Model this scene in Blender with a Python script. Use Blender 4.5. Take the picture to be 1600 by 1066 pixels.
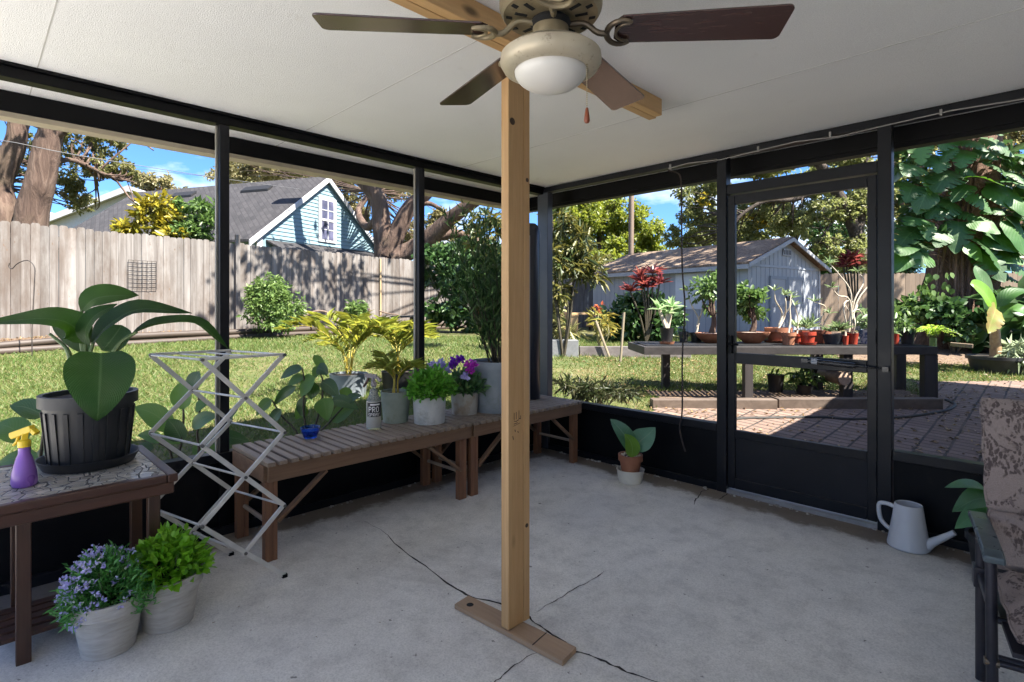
import bpy, math, random
import numpy as np
from mathutils import Vector, Matrix
for _o in list(bpy.data.objects): bpy.data.objects.remove(_o)
S = bpy.context.scene
COL = S.collection
R = math.radians
V = Vector
random.seed(7)
RNG = np.random.default_rng(11)

# ---------------------------------------------------------------- camera
cam_d = bpy.data.cameras.new('camera'); cam = bpy.data.objects.new('camera', cam_d); COL.objects.link(cam)
FPX, HY = 849.0, 480.0                       # focal length and horizon row, measured on the 1600 px wide photograph
cam_d.sensor_width = 36; cam_d.lens = 36*FPX/1600
cam_d.shift_y = -(533-HY)/1600
cam_d.clip_start = .05; cam_d.clip_end = 600
CAM = V((0, 0, 1.33))
cam.location = CAM; cam.rotation_euler = (R(90), 0, R(45))
S.camera = cam

# ---------------------------------------------------------------- world, sun, exposure
SUN_EL, SUN_AZ = R(54), R(12)                # azimuth counted from +X towards +Y
TOSUN = V((math.cos(SUN_EL)*math.cos(SUN_AZ), math.cos(SUN_EL)*math.sin(SUN_AZ), math.sin(SUN_EL)))
W = bpy.data.worlds.new('World'); S.world = W; W.use_nodes = True
nt = W.node_tree; nt.nodes.clear()
def nd(t, k, **kw):
    n = t.nodes.new(k)
    for a, b in kw.items(): setattr(n, a, b)
    return n
wo = nd(nt, 'ShaderNodeOutputWorld'); bg = nd(nt, 'ShaderNodeBackground')
sky = nd(nt, 'ShaderNodeTexSky', sky_type='NISHITA', sun_disc=False)
sky.sun_elevation = SUN_EL; sky.sun_rotation = R(90)-SUN_AZ
sky.air_density = 1.0; sky.dust_density = .3; sky.ozone_density = 3.0
bg.inputs['Strength'].default_value = .075
tint = nd(nt, 'ShaderNodeMix', data_type='RGBA', blend_type='MULTIPLY'); tint.inputs[0].default_value = 1
tint.inputs[7].default_value = (.36, .56, .86, 1)
nt.links.new(sky.outputs[0], tint.inputs[6])
tc = nd(nt, 'ShaderNodeTexCoord'); mp = nd(nt, 'ShaderNodeMapping'); mp.inputs['Scale'].default_value = (1.6, 1.6, 4.2)
mp.inputs['Location'].default_value = (.3, .15, .0)
cn = nd(nt, 'ShaderNodeTexNoise'); cn.inputs['Scale'].default_value = 2.2; cn.inputs['Detail'].default_value = 8; cn.inputs['Roughness'].default_value = .55
cr = nd(nt, 'ShaderNodeValToRGB'); cr.color_ramp.elements[0].position = .50; cr.color_ramp.elements[1].position = .66
nt.links.new(tc.outputs['Generated'], mp.inputs[0]); nt.links.new(mp.outputs[0], cn.inputs['Vector']); nt.links.new(cn.outputs[0], cr.inputs[0])
cm = nd(nt, 'ShaderNodeMix', data_type='RGBA')
nt.links.new(cr.outputs[0], cm.inputs[0]); nt.links.new(tint.outputs[2], cm.inputs[6]); cm.inputs[7].default_value = (6.0, 6.2, 6.6, 1)
nt.links.new(cm.outputs[2], bg.inputs[0]); nt.links.new(bg.outputs[0], wo.inputs[0])
sd = bpy.data.lights.new('sun', 'SUN'); sd.energy = 5.0; sd.angle = R(.5); sd.color = (1, .94, .84)
sun = bpy.data.objects.new('sun', sd); COL.objects.link(sun)
sun.rotation_euler = (-TOSUN).to_track_quat('-Z', 'Y').to_euler()
S.view_settings.view_transform = 'Standard'; S.view_settings.look = 'None'
S.view_settings.exposure = 2.18; S.view_settings.gamma = 1
S.cycles.max_bounces = 10; S.cycles.diffuse_bounces = 6; S.cycles.transparent_max_bounces = 16
S.cycles.use_denoising = True
S.cycles.caustics_reflective = False; S.cycles.caustics_refractive = False

# ---------------------------------------------------------------- where things stand
K = math.sqrt(.5)
def D(px, py): l = (px-800)/FPX; return V(((l-1)*K, (l+1)*K, (HY-py)/FPX))
def P(px, py, Z): return CAM+D(px, py)*Z
def ZP(px, py, z): d = D(px, py); return CAM+d*((z-CAM.z)/d.z)
def XP(px, py, x): d = D(px, py); return CAM+d*(x/d.x)
def YP(px, py, y): d = D(px, py); return CAM+d*(y/d.y)
def CW(lat, Z, z=0): return V(((lat-Z)*K, (lat+Z)*K, z))       # lateral / depth seen from the patio
def ground(x, y):
    Z = (y-x)*K; lat = (x+y)*K
    s = .0775-.0125*math.tanh(lat/3)
    z0 = -.25+s*max(Z, 0)
    k = 14; d = (.60-z0)*k
    return .60-(math.log1p(math.exp(d))/k if d < 30 else d/k)
def G(x, y, up=0): return V((x, y, ground(x, y)+up))
def GP(px, py, up=0):
    d = D(px, py); a, b = .5, 60
    for _ in range(50):
        m = (a+b)/2; p = CAM+d*m
        if p.z > ground(p.x, p.y)+up: a = m
        else: b = m
    return CAM+d*a
def GD(px, Z, up=0): p = P(px, 480, Z); return G(p.x, p.y, up)

# ---------------------------------------------------------------- mesh helpers
def wl(o):
    v = V((0, 0, 0))
    while o: v = v+o.location; o = o.parent
    return v
class MB:
    def __init__(s): s.v = []; s.f = []; s.uv = []; s.mi = []
    def add(s, vs, fs, uv=None):
        n = len(s.v); s.v += [tuple(v) for v in vs]; s.f += [tuple(i+n for i in f) for f in fs]
        s.uv += uv if uv else [(0, 0)]*len(vs); return s
    def box(s, c, sz, M=None):
        c = V(c); vs = []
        for x in (-.5, .5):
            for y in (-.5, .5):
                for z in (-.5, .5):
                    p = V((x*sz[0], y*sz[1], z*sz[2])); vs.append(c+(M@p if M else p))
        return s.add(vs, [(0, 1, 3, 2), (4, 6, 7, 5), (0, 4, 5, 1), (2, 3, 7, 6), (0, 2, 6, 4), (1, 5, 7, 3)])
    def bb(s, a, b): a = V(a); b = V(b); return s.box((a+b)/2, (abs(b.x-a.x), abs(b.y-a.y), abs(b.z-a.z)))
    def beam(s, a, b, w, h, up=(0, 0, 1)):
        a = V(a); b = V(b); y = (b-a); L = y.length; y.normalize(); u = V(up)
        if abs(y.dot(u)) > .98: u = V((1, 0, 0))
        x = y.cross(u).normalized(); z = x.cross(y)
        return s.box((a+b)/2, (w, L, h), Matrix((x, y, z)).transposed())
    def tube(s, pts, r, n=8, cap=True):
        pts = [V(p) for p in pts]; m = len(pts)
        if not hasattr(r, '__len__'): r = [r]*m
        vs = []; fs = []; prev = None
        for i, p in enumerate(pts):
            t = (pts[min(i+1, m-1)]-pts[max(i-1, 0)]); t = t.normalized() if t.length > 1e-9 else V((0, 0, 1))
            if prev is None:
                u = V((0, 0, 1)) if abs(t.z) < .9 else V((1, 0, 0)); a = t.cross(u).normalized()
            else: a = (prev-t*prev.dot(t)).normalized()
            prev = a; b = t.cross(a)
            for k in range(n):
                an = 2*math.pi*k/n; vs.append(p+(a*math.cos(an)+b*math.sin(an))*r[i])
        for i in range(m-1):
            for k in range(n):
                k2 = (k+1) % n; fs.append((i*n+k, i*n+k2, (i+1)*n+k2, (i+1)*n+k))
        if cap: fs.append(tuple(range(n-1, -1, -1))); fs.append(tuple((m-1)*n+k for k in range(n)))
        return s.add(vs, fs)
    def lathe(s, prof, c=(0, 0, 0), n=28, M=None, sq=1.0):
        c = V(c); vs = []; fs = []; m = len(prof)
        for r, z in prof:
            for k in range(n):
                a = 2*math.pi*k/n; p = V((r*math.cos(a), r*math.sin(a)*sq, z)); vs.append(c+(M@p if M else p))
        for i in range(m-1):
            for k in range(n):
                k2 = (k+1) % n; fs.append((i*n+k, i*n+k2, (i+1)*n+k2, (i+1)*n+k))
        if prof[0][0] > 1e-6: fs.append(tuple(range(n-1, -1, -1)))
        if prof[-1][0] > 1e-6: fs.append(tuple((m-1)*n+k for k in range(n)))
        return s.add(vs, fs)
    def ball(s, c, r, n=12, m=8, sq=(1, 1, 1)):
        c = V(c); vs = []; fs = []
        for i in range(m+1):
            t = math.pi*i/m
            for k in range(n):
                a = 2*math.pi*k/n
                vs.append(c+V((math.sin(t)*math.cos(a)*r*sq[0], math.sin(t)*math.sin(a)*r*sq[1], math.cos(t)*r*sq[2])))
        for i in range(m):
            for k in range(n):
                k2 = (k+1) % n; fs.append((i*n+k, (i+1)*n+k, (i+1)*n+k2, i*n+k2))
        return s.add(vs, fs)
    def prism(s, poly, th):
        poly = [V(p) for p in poly]; th = V(th); n = len(poly)
        fs = [tuple(range(n)), tuple(range(2*n-1, n-1, -1))]
        for i in range(n): j = (i+1) % n; fs.append((i, i+n, j+n, j))
        return s.add(poly+[p+th for p in poly], fs)
    def leaf(s, pts, width, nrm, fold=.25, shape='ovate', seg=10, wave=.0, notch=None):
        """broad leaf along the midrib pts; five vertices across, uv = (across, along)"""
        P_ = curve(pts, seg); m = len(P_); nrm = V(nrm); vs = []; uv = []; fs = []
        for i, p in enumerate(P_):
            t = i/(m-1); tg = (P_[min(i+1, m-1)]-P_[max(i-1, 0)]).normalized()
            b = tg.cross(nrm)
            b = b.normalized() if b.length > 1e-6 else V((1, 0, 0)); n = b.cross(tg).normalized()
            w = width*prof_w(shape, t)
            for u in (-1, -.55, 0, .55, 1):
                if notch and i % 5 == 2 and abs(u) > .5 and .15 < t < .93: u *= notch*(1 if abs(u) == 1 else 1.5)
                z = abs(u)*fold*w+wave*width*math.sin(t*17+u*3)*abs(u)
                vs.append(p+b*(u*w)+n*z); uv.append((u*.5+.5, t))
        for i in range(m-1):
            for k in range(4): fs.append((i*5+k, i*5+k+1, (i+1)*5+k+1, (i+1)*5+k))
        return s.add(vs, fs, uv)
    def build(s, name, mat, parent=None, smooth=False, bevel=0, sharp=40):
        me = bpy.data.meshes.new(name); off = wl(parent) if parent else V((0, 0, 0))
        o = bpy.data.objects.new(name, me)
        if not parent:
            a = np.array(s.v); off = V((float(a[:, 0].mean()), float(a[:, 1].mean()), float(a[:, 2].min()))); o.location = off
        me.from_pydata([(x-off.x, y-off.y, z-off.z) for x, y, z in s.v], [], s.f)
        if any(u != (0, 0) for u in s.uv):
            at = me.attributes.new('leafuv', 'FLOAT_VECTOR', 'POINT')
            at.data.foreach_set('vector', [c for u in s.uv for c in (u[0], u[1], 0)])
        me.validate()
        if mat: me.materials.append(mat)
        COL.objects.link(o)
        if parent: o.parent = parent
        if smooth:
            me.polygons.foreach_set('use_smooth', [True]*len(me.polygons))
            try: me.set_sharp_from_angle(angle=R(sharp))
            except Exception: pass
        if bevel:
            b = o.modifiers.new('bevel', 'BEVEL'); b.width = bevel; b.segments = 2; b.limit_method = 'ANGLE'; b.angle_limit = R(35)
        return o
def curve(pts, n=8):
    pts = [V(p) for p in pts]
    if len(pts) < 3: return [pts[0].lerp(pts[-1], i/n) for i in range(n+1)]
    q = [pts[0]*2-pts[1]]+pts+[pts[-1]*2-pts[-2]]; out = []; m = len(pts)-1
    for k in range(n+1):
        t = k/n*m; i = min(int(t), m-1); t -= i; a, b, c, d = q[i:i+4]
        out.append(.5*((2*b)+(c-a)*t+(2*a-5*b+4*c-d)*t*t+(3*b-a-3*c+d)*t*t*t))
    return out
def prof_w(sh, t):
    if sh == 'ovate': return max(.02, (math.sin(math.pi*min(1, t**.72))**.8))
    if sh == 'heart': return max(.02, math.sin(math.pi*min(1, .16+.84*t**.85))**.75)
    if sh == 'lance': return max(.03, math.sin(math.pi*t**.9)**.7)
    if sh == 'strap': return max(.05, min(1, t*5, (1-t)*2.5))
    return 1
def empty(name, loc):
    o = bpy.data.objects.new(name, None); o.location = loc; o.empty_display_size = .1; COL.objects.link(o); return o
def tag(o, label, cat, group=None):
    o['label'] = label; o['category'] = cat
    if group: o['group'] = group
    return o
def thing(name, label, cat, loc, group=None): return tag(empty(name, V(loc)), label, cat, group)
def struct(o): o['kind'] = 'structure'; return o
def stuff(o): o['kind'] = 'stuff'; return o

# leaf clouds: one array of small folded leaves
TM = {
 'tri': (np.array([[0, 0, 0], [.5, .5, .08], [1, 0, 0], [.5, -.5, .08]]), [(0, 1, 2, 3)]),
 'fold': (np.array([[0, 0, 0], [.45, .5, .14], [1, 0, -.08], [.45, -.5, .14]]), [(0, 1, 2), (0, 2, 3)]),
 'oval': (np.array([[0, 0, 0], [.25, .42, .06], [.65, .42, .04], [1, 0, -.1], [.65, -.42, .04], [.25, -.42, .06], [.5, 0, -.02]]),
          [(0, 1, 6), (1, 2, 6), (2, 3, 6), (3, 4, 6), (4, 5, 6), (5, 0, 6)]),
 'blade': (np.array([[0, .5, 0], [0, -.5, 0], [1, 0, -.1]]), [(0, 1, 2)]),
}
def unit(a): return a/np.maximum(np.linalg.norm(a, axis=1, keepdims=True), 1e-9)
class LC:
    def __init__(s): s.v = []; s.f = []; s.n = 0
    def add(s, tm, pts, d, nr, L, Wd):
        T, F = TM[tm]; N = len(pts)
        if N == 0: return s
        d = unit(d); b = unit(np.cross(nr, d)); n = np.cross(d, b)
        L = np.broadcast_to(np.asarray(L, float), (N,))[:, None, None]; Wd = np.broadcast_to(np.asarray(Wd, float), (N,))[:, None, None]
        v = pts[:, None, :]+d[:, None, :]*T[None, :, 0:1]*L+b[:, None, :]*T[None, :, 1:2]*Wd+n[:, None, :]*T[None, :, 2:3]*L
        k = len(T); base = (np.arange(N)*k)[:, None, None]+s.n
        s.f.append((base+np.array(F)[None]).reshape(-1, len(F[0]))); s.v.append(v.reshape(-1, 3)); s.n += N*k
        return s
    def build(s, name, mat, parent=None):
        me = bpy.data.meshes.new(name); v = np.concatenate(s.v); off = wl(parent) if parent else V(tuple(v.mean(0)))
        v = v-np.array(off)
        me.vertices.add(len(v)); me.vertices.foreach_set('co', v.astype(np.float32).ravel())
        li = np.concatenate([f.ravel() for f in s.f]); tot = np.concatenate([np.full(len(f), f.shape[1]) for f in s.f])
        me.loops.add(len(li)); me.loops.foreach_set('vertex_index', li.astype(np.int32))
        st = np.concatenate([[0], np.cumsum(tot)[:-1]])
        me.polygons.add(len(tot)); me.polygons.foreach_set('loop_start', st.astype(np.int32)); me.polygons.foreach_set('loop_total', tot.astype(np.int32))
        me.update(calc_edges=True); me.validate()
        if mat: me.materials.append(mat)
        o = bpy.data.objects.new(name, me); COL.objects.link(o)
        if parent: o.parent = parent
        else: o.location = off
        return o
def rdir(n): return unit(RNG.normal(size=(n, 3)))
def cloud(blobs, n, clump=.3, nclump=14):
    """points in ragged clumps inside ellipsoids (centre, (rx,ry,rz)); returns points and outward directions"""
    w = np.array([max(b[1])**2 for b in blobs]); w = w/w.sum(); P_ = []; O = []
    for (c, r), ww in zip(blobs, w):
        k = max(1, int(n*ww)); r = np.array(r); nc = max(3, int(nclump*(.5+RNG.random())))
        cc = rdir(nc)*(RNG.random((nc, 1))**.45)*r
        sz = clump*(.5+RNG.random(nc)); i = RNG.integers(0, nc, k)
        p = cc[i]+rdir(k)*(RNG.random((k, 1))**.6)*sz[i][:, None]*r
        P_.append(p+np.array(c)); O.append(unit(p/r))
    return np.concatenate(P_), np.concatenate(O)
def leaves(lc, blobs, n, L, Wd, tm='fold', clump=.3, nclump=14, droop=.3, vary=.35):
    p, o = cloud(blobs, n, clump, nclump); N = len(p)
    d = rdir(N)+o*.6; d[:, 2] -= droop
    nr = rdir(N)*.9+np.array([0, 0, .8])
    s = 1+vary*RNG.normal(size=N).clip(-1.5, 2)
    return lc.add(tm, p, d, nr, L*s, Wd*s)

# ---------------------------------------------------------------- materials
def newmat(name):
    m = bpy.data.materials.new(name); m.use_nodes = True; t = m.node_tree
    return m, t, t.nodes['Principled BSDF'], t.nodes['Material Output']
def rgb(c): return (c[0], c[1], c[2], 1)
def noise(t, scale, detail=4, stretch=None, rough=.55, coord='Object', dist=0):
    c = nd(t, 'ShaderNodeTexCoord'); n = nd(t, 'ShaderNodeTexNoise')
    n.inputs['Scale'].default_value = scale; n.inputs['Detail'].default_value = detail; n.inputs['Roughness'].default_value = rough; n.inputs['Distortion'].default_value = dist
    if stretch:
        m = nd(t, 'ShaderNodeMapping'); m.inputs['Scale'].default_value = stretch
        t.links.new(c.outputs[coord], m.inputs[0]); t.links.new(m.outputs[0], n.inputs['Vector'])
    else: t.links.new(c.outputs[coord], n.inputs['Vector'])
    return n.outputs[0]
def ramp(t, fac, stops, interp='LINEAR'):
    r = nd(t, 'ShaderNodeValToRGB'); e = r.color_ramp; e.interpolation = interp
    while len(e.elements) < len(stops): e.elements.new(.5)
    for el, (p, c) in zip(e.elements, stops): el.position = p; el.color = rgb(c) if hasattr(c, '__len__') else (c, c, c, 1)
    t.links.new(fac, r.inputs[0]); return r.outputs[0]
def mixc(t, fac, a, b, mode='MIX'):
    m = nd(t, 'ShaderNodeMix', data_type='RGBA', blend_type=mode)
    for i, x in ((0, fac), (6, a), (7, b)):
        if hasattr(x, 'links'): t.links.new(x, m.inputs[i])
        else: m.inputs[i].default_value = x if i == 0 else rgb(x)
    return m.outputs[2]
def mth(t, op, a, b=None):
    m = nd(t, 'ShaderNodeMath', operation=op)
    for i, x in ((0, a), (1, b)):
        if x is None: continue
        if hasattr(x, 'links'): t.links.new(x, m.inputs[i])
        else: m.inputs[i].default_value = x
    return m.outputs[0]
def bumpn(t, b, h, strength=.3, dist=.01):
    n = nd(t, 'ShaderNodeBump'); n.inputs['Strength'].default_value = strength; n.inputs['Distance'].default_value = dist
    t.links.new(h, n.inputs['Height'])
    prev = b.inputs['Normal'].links[0].from_socket if b.inputs['Normal'].links else None
    if prev: t.links.new(prev, n.inputs['Normal'])
    t.links.new(n.outputs[0], b.inputs['Normal'])
def MAT(name, c, c2=None, rough=.6, metal=0, scale=8, detail=5, stretch=None, lo=.35, hi=.65, bump=0, bdist=.004, bscale=None, spec=.5, speck=None, dirt=None):
    m, t, b, o = newmat(name)
    b.inputs['Base Color'].default_value = rgb(c); b.inputs['Roughness'].default_value = rough; b.inputs['Metallic'].default_value = metal
    b.inputs['Specular IOR Level'].default_value = spec
    col = None; f = None
    if c2:
        f = noise(t, scale, detail, stretch); col = ramp(t, f, [(lo, c), (hi, c2)])
    if speck:
        sc, th, c3 = speck; g = noise(t, sc, 2); col = mixc(t, ramp(t, g, [(th, 0.), (th+.05, 1.)]), col if col else c, c3)
    if dirt:
        sc, th, c3 = dirt; g = noise(t, sc, 8, rough=.7); col = mixc(t, ramp(t, g, [(th, 0.), (th+.18, 1.)]), col if col else c, c3)
    if col: t.links.new(col, b.inputs['Base Color'])
    if bump: bumpn(t, b, noise(t, bscale or scale*3, 6, stretch), bump, bdist)
    r = noise(t, scale*1.7, 3); rr = mth(t, 'MULTIPLY_ADD', r, .25); rr.node.inputs[2].default_value = rough-.125; t.links.new(rr, b.inputs['Roughness'])
    return m
def WOOD(name, c, c2, axis=2, rough=.6, scale=14, knots=None, bump=.25, tint=.25, k=.06):
    st = [1, 1, 1]; st[axis] = k; m, t, b, o = newmat(name); st = tuple(st)
    f = noise(t, scale, 8, st, .65, dist=.6); col = ramp(t, f, [(.3, c), (.7, c2)])
    f2 = noise(t, scale*5, 3, st); col = mixc(t, mth(t, 'MULTIPLY', f2, .45), col, tuple(x*.45 for x in c))
    gi = nd(t, 'ShaderNodeNewGeometry'); hv = nd(t, 'ShaderNodeHueSaturation'); t.links.new(col, hv.inputs['Color'])
    vv = mth(t, 'MULTIPLY_ADD', gi.outputs['Random Per Island'], tint*2); vv.node.inputs[2].default_value = 1-tint; t.links.new(vv, hv.inputs['Value'])
    col = hv.outputs[0]
    if knots:
        vo = nd(t, 'ShaderNodeTexVoronoi'); tcn = nd(t, 'ShaderNodeTexCoord'); mpn = nd(t, 'ShaderNodeMapping')
        s2 = [knots]*3; s2[axis] = knots*.45; mpn.inputs['Scale'].default_value = s2
        t.links.new(tcn.outputs['Object'], mpn.inputs[0]); t.links.new(mpn.outputs[0], vo.inputs['Vector']); vo.inputs['Scale'].default_value = 1
        col = mixc(t, ramp(t, vo.outputs['Distance'], [(.06, 1.), (.16, 0.)]), col, tuple(x*.25 for x in c))
    t.links.new(col, b.inputs['Base Color']); b.inputs['Roughness'].default_value = rough
    bumpn(t, b, f2, bump, .002); return m
def LEAF(name, cols, rough=.45, trans=.3, tcol=None):
    m, t, b, o = newmat(name); g = nd(t, 'ShaderNodeNewGeometry')
    st = [(i/(len(cols)-1) if len(cols) > 1 else 0, c) for i, c in enumerate(cols)]
    col = ramp(t, g.outputs['Random Per Island'], st); t.links.new(col, b.inputs['Base Color']); b.inputs['Roughness'].default_value = rough
    tr = nd(t, 'ShaderNodeBsdfTranslucent'); mx = nd(t, 'ShaderNodeMixShader'); mx.inputs[0].default_value = trans
    tcx = mixc(t, .6, col, tcol or tuple(min(1, x*2.2) for x in cols[len(cols)//2])); t.links.new(tcx, tr.inputs[0])
    t.links.new(b.outputs[0], mx.inputs[1]); t.links.new(tr.outputs[0], mx.inputs[2]); t.links.new(mx.outputs[0], o.inputs[0]); return m
def BIGLEAF(name, c, vein, rough=.4, trans=.25, nv=14, slope=1.1, tcol=(.16, .32, .03), depth=.35, alt=None):
    m, t, b, o = newmat(name); a = nd(t, 'ShaderNodeAttribute'); a.attribute_name = 'leafuv'
    sp = nd(t, 'ShaderNodeSeparateXYZ'); t.links.new(a.outputs['Vector'], sp.inputs[0])
    u = mth(t, 'ABSOLUTE', mth(t, 'SUBTRACT', sp.outputs[0], .5)); 
    q = mth(t, 'SUBTRACT', mth(t, 'MULTIPLY', sp.outputs[1], nv), mth(t, 'MULTIPLY', u, nv*slope*.5))
    fr = mth(t, 'ABSOLUTE', mth(t, 'SUBTRACT', mth(t, 'FRACT', q), .5))
    side = ramp(t, fr, [(.0, 1.), (.10, 0.)]); mid = ramp(t, u, [(.008, 1.), (.03, 0.)])
    vn = mth(t, 'MAXIMUM', mth(t, 'MULTIPLY', side, .75), mid)
    base = ramp(t, noise(t, 9, 4), [(.3, c), (.7, alt or tuple(x*1.35 for x in c))])
    g = nd(t, 'ShaderNodeObjectInfo'); base = mixc(t, ramp(t, g.outputs['Random'], [(.78, 0.), (1, .45)]), base, tuple(min(1, x*1.6+.04*(i < 2)) for i, x in enumerate(c)))
    base = mixc(t, ramp(t, noise(t, 23, 5, rough=.75), [(.60, 0.), (.74, .55)]), base, (.07, .075, .03))
    hv = nd(t, 'ShaderNodeHueSaturation'); t.links.new(base, hv.inputs['Color'])
    vv = mth(t, 'MULTIPLY_ADD', g.outputs['Random'], .6); vv.node.inputs[2].default_value = .7; t.links.new(vv, hv.inputs['Value'])
    col = mixc(t, vn, hv.outputs[0], vein); t.links.new(col, b.inputs['Base Color']); b.inputs['Roughness'].default_value = rough
    bumpn(t, b, fr, depth, .004)
    tr = nd(t, 'ShaderNodeBsdfTranslucent'); tr.inputs[0].default_value = rgb(tcol); mx = nd(t, 'ShaderNodeMixShader'); mx.inputs[0].default_value = trans
    t.links.new(b.outputs[0], mx.inputs[1]); t.links.new(tr.outputs[0], mx.inputs[2]); t.links.new(mx.outputs[0], o.inputs[0]); return m
# ================================================================ materials used by several things
m_black = MAT('black_aluminium', (.003, .003, .0035), (.005, .005, .006), rough=.45, scale=5, bump=.08, bdist=.001, spec=.15)
m_bronze = MAT('dark_grey_aluminium', (.0055, .006, .0085), (.009, .0095, .0125), rough=.36, scale=4, spec=.26, dirt=(3, .68, (.04, .037, .033)))
m_kick = MAT('black_kick_panel', (.0025, .0025, .003), (.005, .005, .006), rough=.5, scale=3, spec=.15, dirt=(6, .70, (.014, .013, .012)))
m_lip_lit = MAT('ground_lit_tan', (.34, .29, .21), (.40, .34, .25), rough=.6, scale=6)  # tan stands for ground light on the left gutter lip, set as colour
m_pine = WOOD('pine_lumber', (.50, .285, .115), (.62, .39, .18), axis=2, knots=7, tint=.12, scale=22)
m_pine_y = WOOD('pine_lumber_header', (.52, .31, .125), (.66, .42, .20), axis=1, knots=7, tint=.12, scale=22)
m_pine_x = WOOD('pine_board', (.33, .215, .125), (.42, .29, .18), axis=0, knots=5, tint=.1, scale=20)
m_bench = WOOD('weathered_cedar_rail', (.15, .080, .042), (.25, .145, .08), axis=1, tint=.25, scale=26)
m_bench_z = WOOD('weathered_cedar_leg', (.16, .068, .034), (.27, .13, .065), axis=2, tint=.25, scale=26)
m_slat = WOOD('greyed_cedar_slat', (.21, .155, .11), (.38, .30, .23), axis=0, tint=.3, scale=26)
m_tblwood = WOOD('dark_red_hardwood', (.045, .017, .009), (.085, .034, .018), axis=1, tint=.2, scale=22, rough=.4)
m_tblwood_z = WOOD('dark_red_hardwood_leg', (.045, .019, .010), (.085, .038, .021), axis=2, tint=.2, scale=22, rough=.4)
m_soil = MAT('potting_soil', (.018, .012, .008), (.05, .035, .024), scale=60, rough=.95, bump=.8, bscale=70, bdist=.01)
m_terra = MAT('terracotta', (.25, .095, .048), (.31, .13, .07), rough=.75, scale=9, dirt=(7, .58, (.42, .25, .17)))
m_terra_dk = MAT('dark_terracotta', (.14, .045, .025), (.20, .065, .035), rough=.75, scale=9)
m_red = MAT('red_glazed_clay', (.29, .035, .020), (.34, .055, .03), rough=.35, scale=7)
m_plast = MAT('black_nursery_plastic', (.012, .012, .013), (.022, .022, .023), rough=.5, scale=6, dirt=(5, .62, (.045, .042, .038)))
m_dark = MAT('dark_recess', (.006, .006, .006), rough=.9)

# concrete slab
m_conc, t, b, _ = newmat('patio_concrete')
f1 = noise(t, 1.1, 6, rough=.6, coord='Object'); f2 = noise(t, 9, 6, rough=.7); f3 = noise(t, 140, 3, rough=.7); f4 = noise(t, .55, 5, rough=.65, dist=1.2)
c = ramp(t, f1, [(.3, (.53, .51, .465)), (.5, (.60, .58, .53)), (.7, (.68, .655, .60))])
c = mixc(t, .8, c, ramp(t, f2, [(.25, .66), (.5, .98), (.75, 1.1)]), 'MULTIPLY')
c = mixc(t, 1, c, ramp(t, f3, [(.3, .74), (.52, 1.), (.7, 1.12)]), 'MULTIPLY')
c = mixc(t, ramp(t, f4, [(.56, 0.), (.70, .40)]), c, (.22, .19, .155))
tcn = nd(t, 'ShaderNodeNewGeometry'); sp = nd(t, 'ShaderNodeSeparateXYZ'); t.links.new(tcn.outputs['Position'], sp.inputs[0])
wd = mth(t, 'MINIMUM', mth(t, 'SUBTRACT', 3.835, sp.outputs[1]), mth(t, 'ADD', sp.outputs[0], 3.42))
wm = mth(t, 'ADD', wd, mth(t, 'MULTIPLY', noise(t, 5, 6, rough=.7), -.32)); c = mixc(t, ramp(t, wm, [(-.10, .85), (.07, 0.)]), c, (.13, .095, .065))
f5 = noise(t, 23, 3); c = mixc(t, ramp(t, f5, [(.70, 0.), (.74, .75)]), c, (.055, .05, .045))
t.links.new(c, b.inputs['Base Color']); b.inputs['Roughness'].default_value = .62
t.links.new(ramp(t, f1, [(.35, .50), (.65, .78)]), b.inputs['Roughness'])
bumpn(t, b, f3, .25, .003); bumpn(t, b, f2, .2, .006)
m_crack = MAT('floor_crack_shadow', (.02, .018, .017), (.035, .03, .028), rough=1)

m_ceil, t, b, _ = newmat('white_stucco_ceiling')
f1 = noise(t, 1.3, 4); f2 = noise(t, 210, 3, rough=.6)
c = ramp(t, f1, [(.3, (.77, .77, .765)), (.7, (.83, .83, .825))]); c = mixc(t, 1, c, ramp(t, f2, [(.3, .86), (.6, 1.03)]), 'MULTIPLY')
f3 = noise(t, 3.5, 7, rough=.7); c = mixc(t, ramp(t, f3, [(.62, 0.), (.8, .5)]), c, (.5, .46, .40))
t.links.new(c, b.inputs['Base Color']); b.inputs['Roughness'].default_value = .55; bumpn(t, b, f2, .7, .004)
m_stucco = MAT('white_house_stucco', (.68, .67, .64), (.74, .73, .70), rough=.85, scale=3, bump=.5, bscale=60)

# ================================================================ porch: floor, ceiling, roof, house
XL, YR = -3.42, 3.835                         # inner faces of the left and right screen walls
CE = 2.46                                     # ceiling height
fl = struct(MB().bb((XL-.09, -.75, -.14), (1.4, YR+.09, 0)).build('floor', m_conc))
def ribbon(name, pix, w0, jit, n=6):
    pts = [ZP(px, py, 0) for px, py in pix]; q = []
    for i in range(len(pts)-1):
        for k in range(n): q.append(pts[i].lerp(pts[i+1], k/n))
    q.append(pts[-1]); vs = []; m = len(q)
    off = 0
    for i, p in enumerate(q):
        off = off*.7+random.gauss(0, jit); tg = (q[min(i+1, m-1)]-q[max(i-1, 0)]).normalized(); s = V((-tg.y, tg.x, 0))
        w = w0*(.35+random.random()*.9)*min(1, .2+i/m*4, .2+(m-1-i)/m*6)/2
        vs += [p+s*(off+w)+V((0, 0, .0012)), p+s*(off-w)+V((0, 0, .0012))]
    return struct(MB().add(vs, [(2*i, 2*i+1, 2*i+3, 2*i+2) for i in range(m-1)]).build(name, m_crack))
ribbon('floor_crack', [(570, 815), (600, 831), (640, 868), (688, 903), (728, 930), (780, 944), (830, 963), (862, 992), (900, 1018), (940, 1031), (980, 1050), (1030, 1068), (1100, 1100)], .011, .0035)
ribbon('floor_crack', [(838, 957), (868, 940), (900, 920), (935, 902), (945, 893)], .005, .003)
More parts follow.
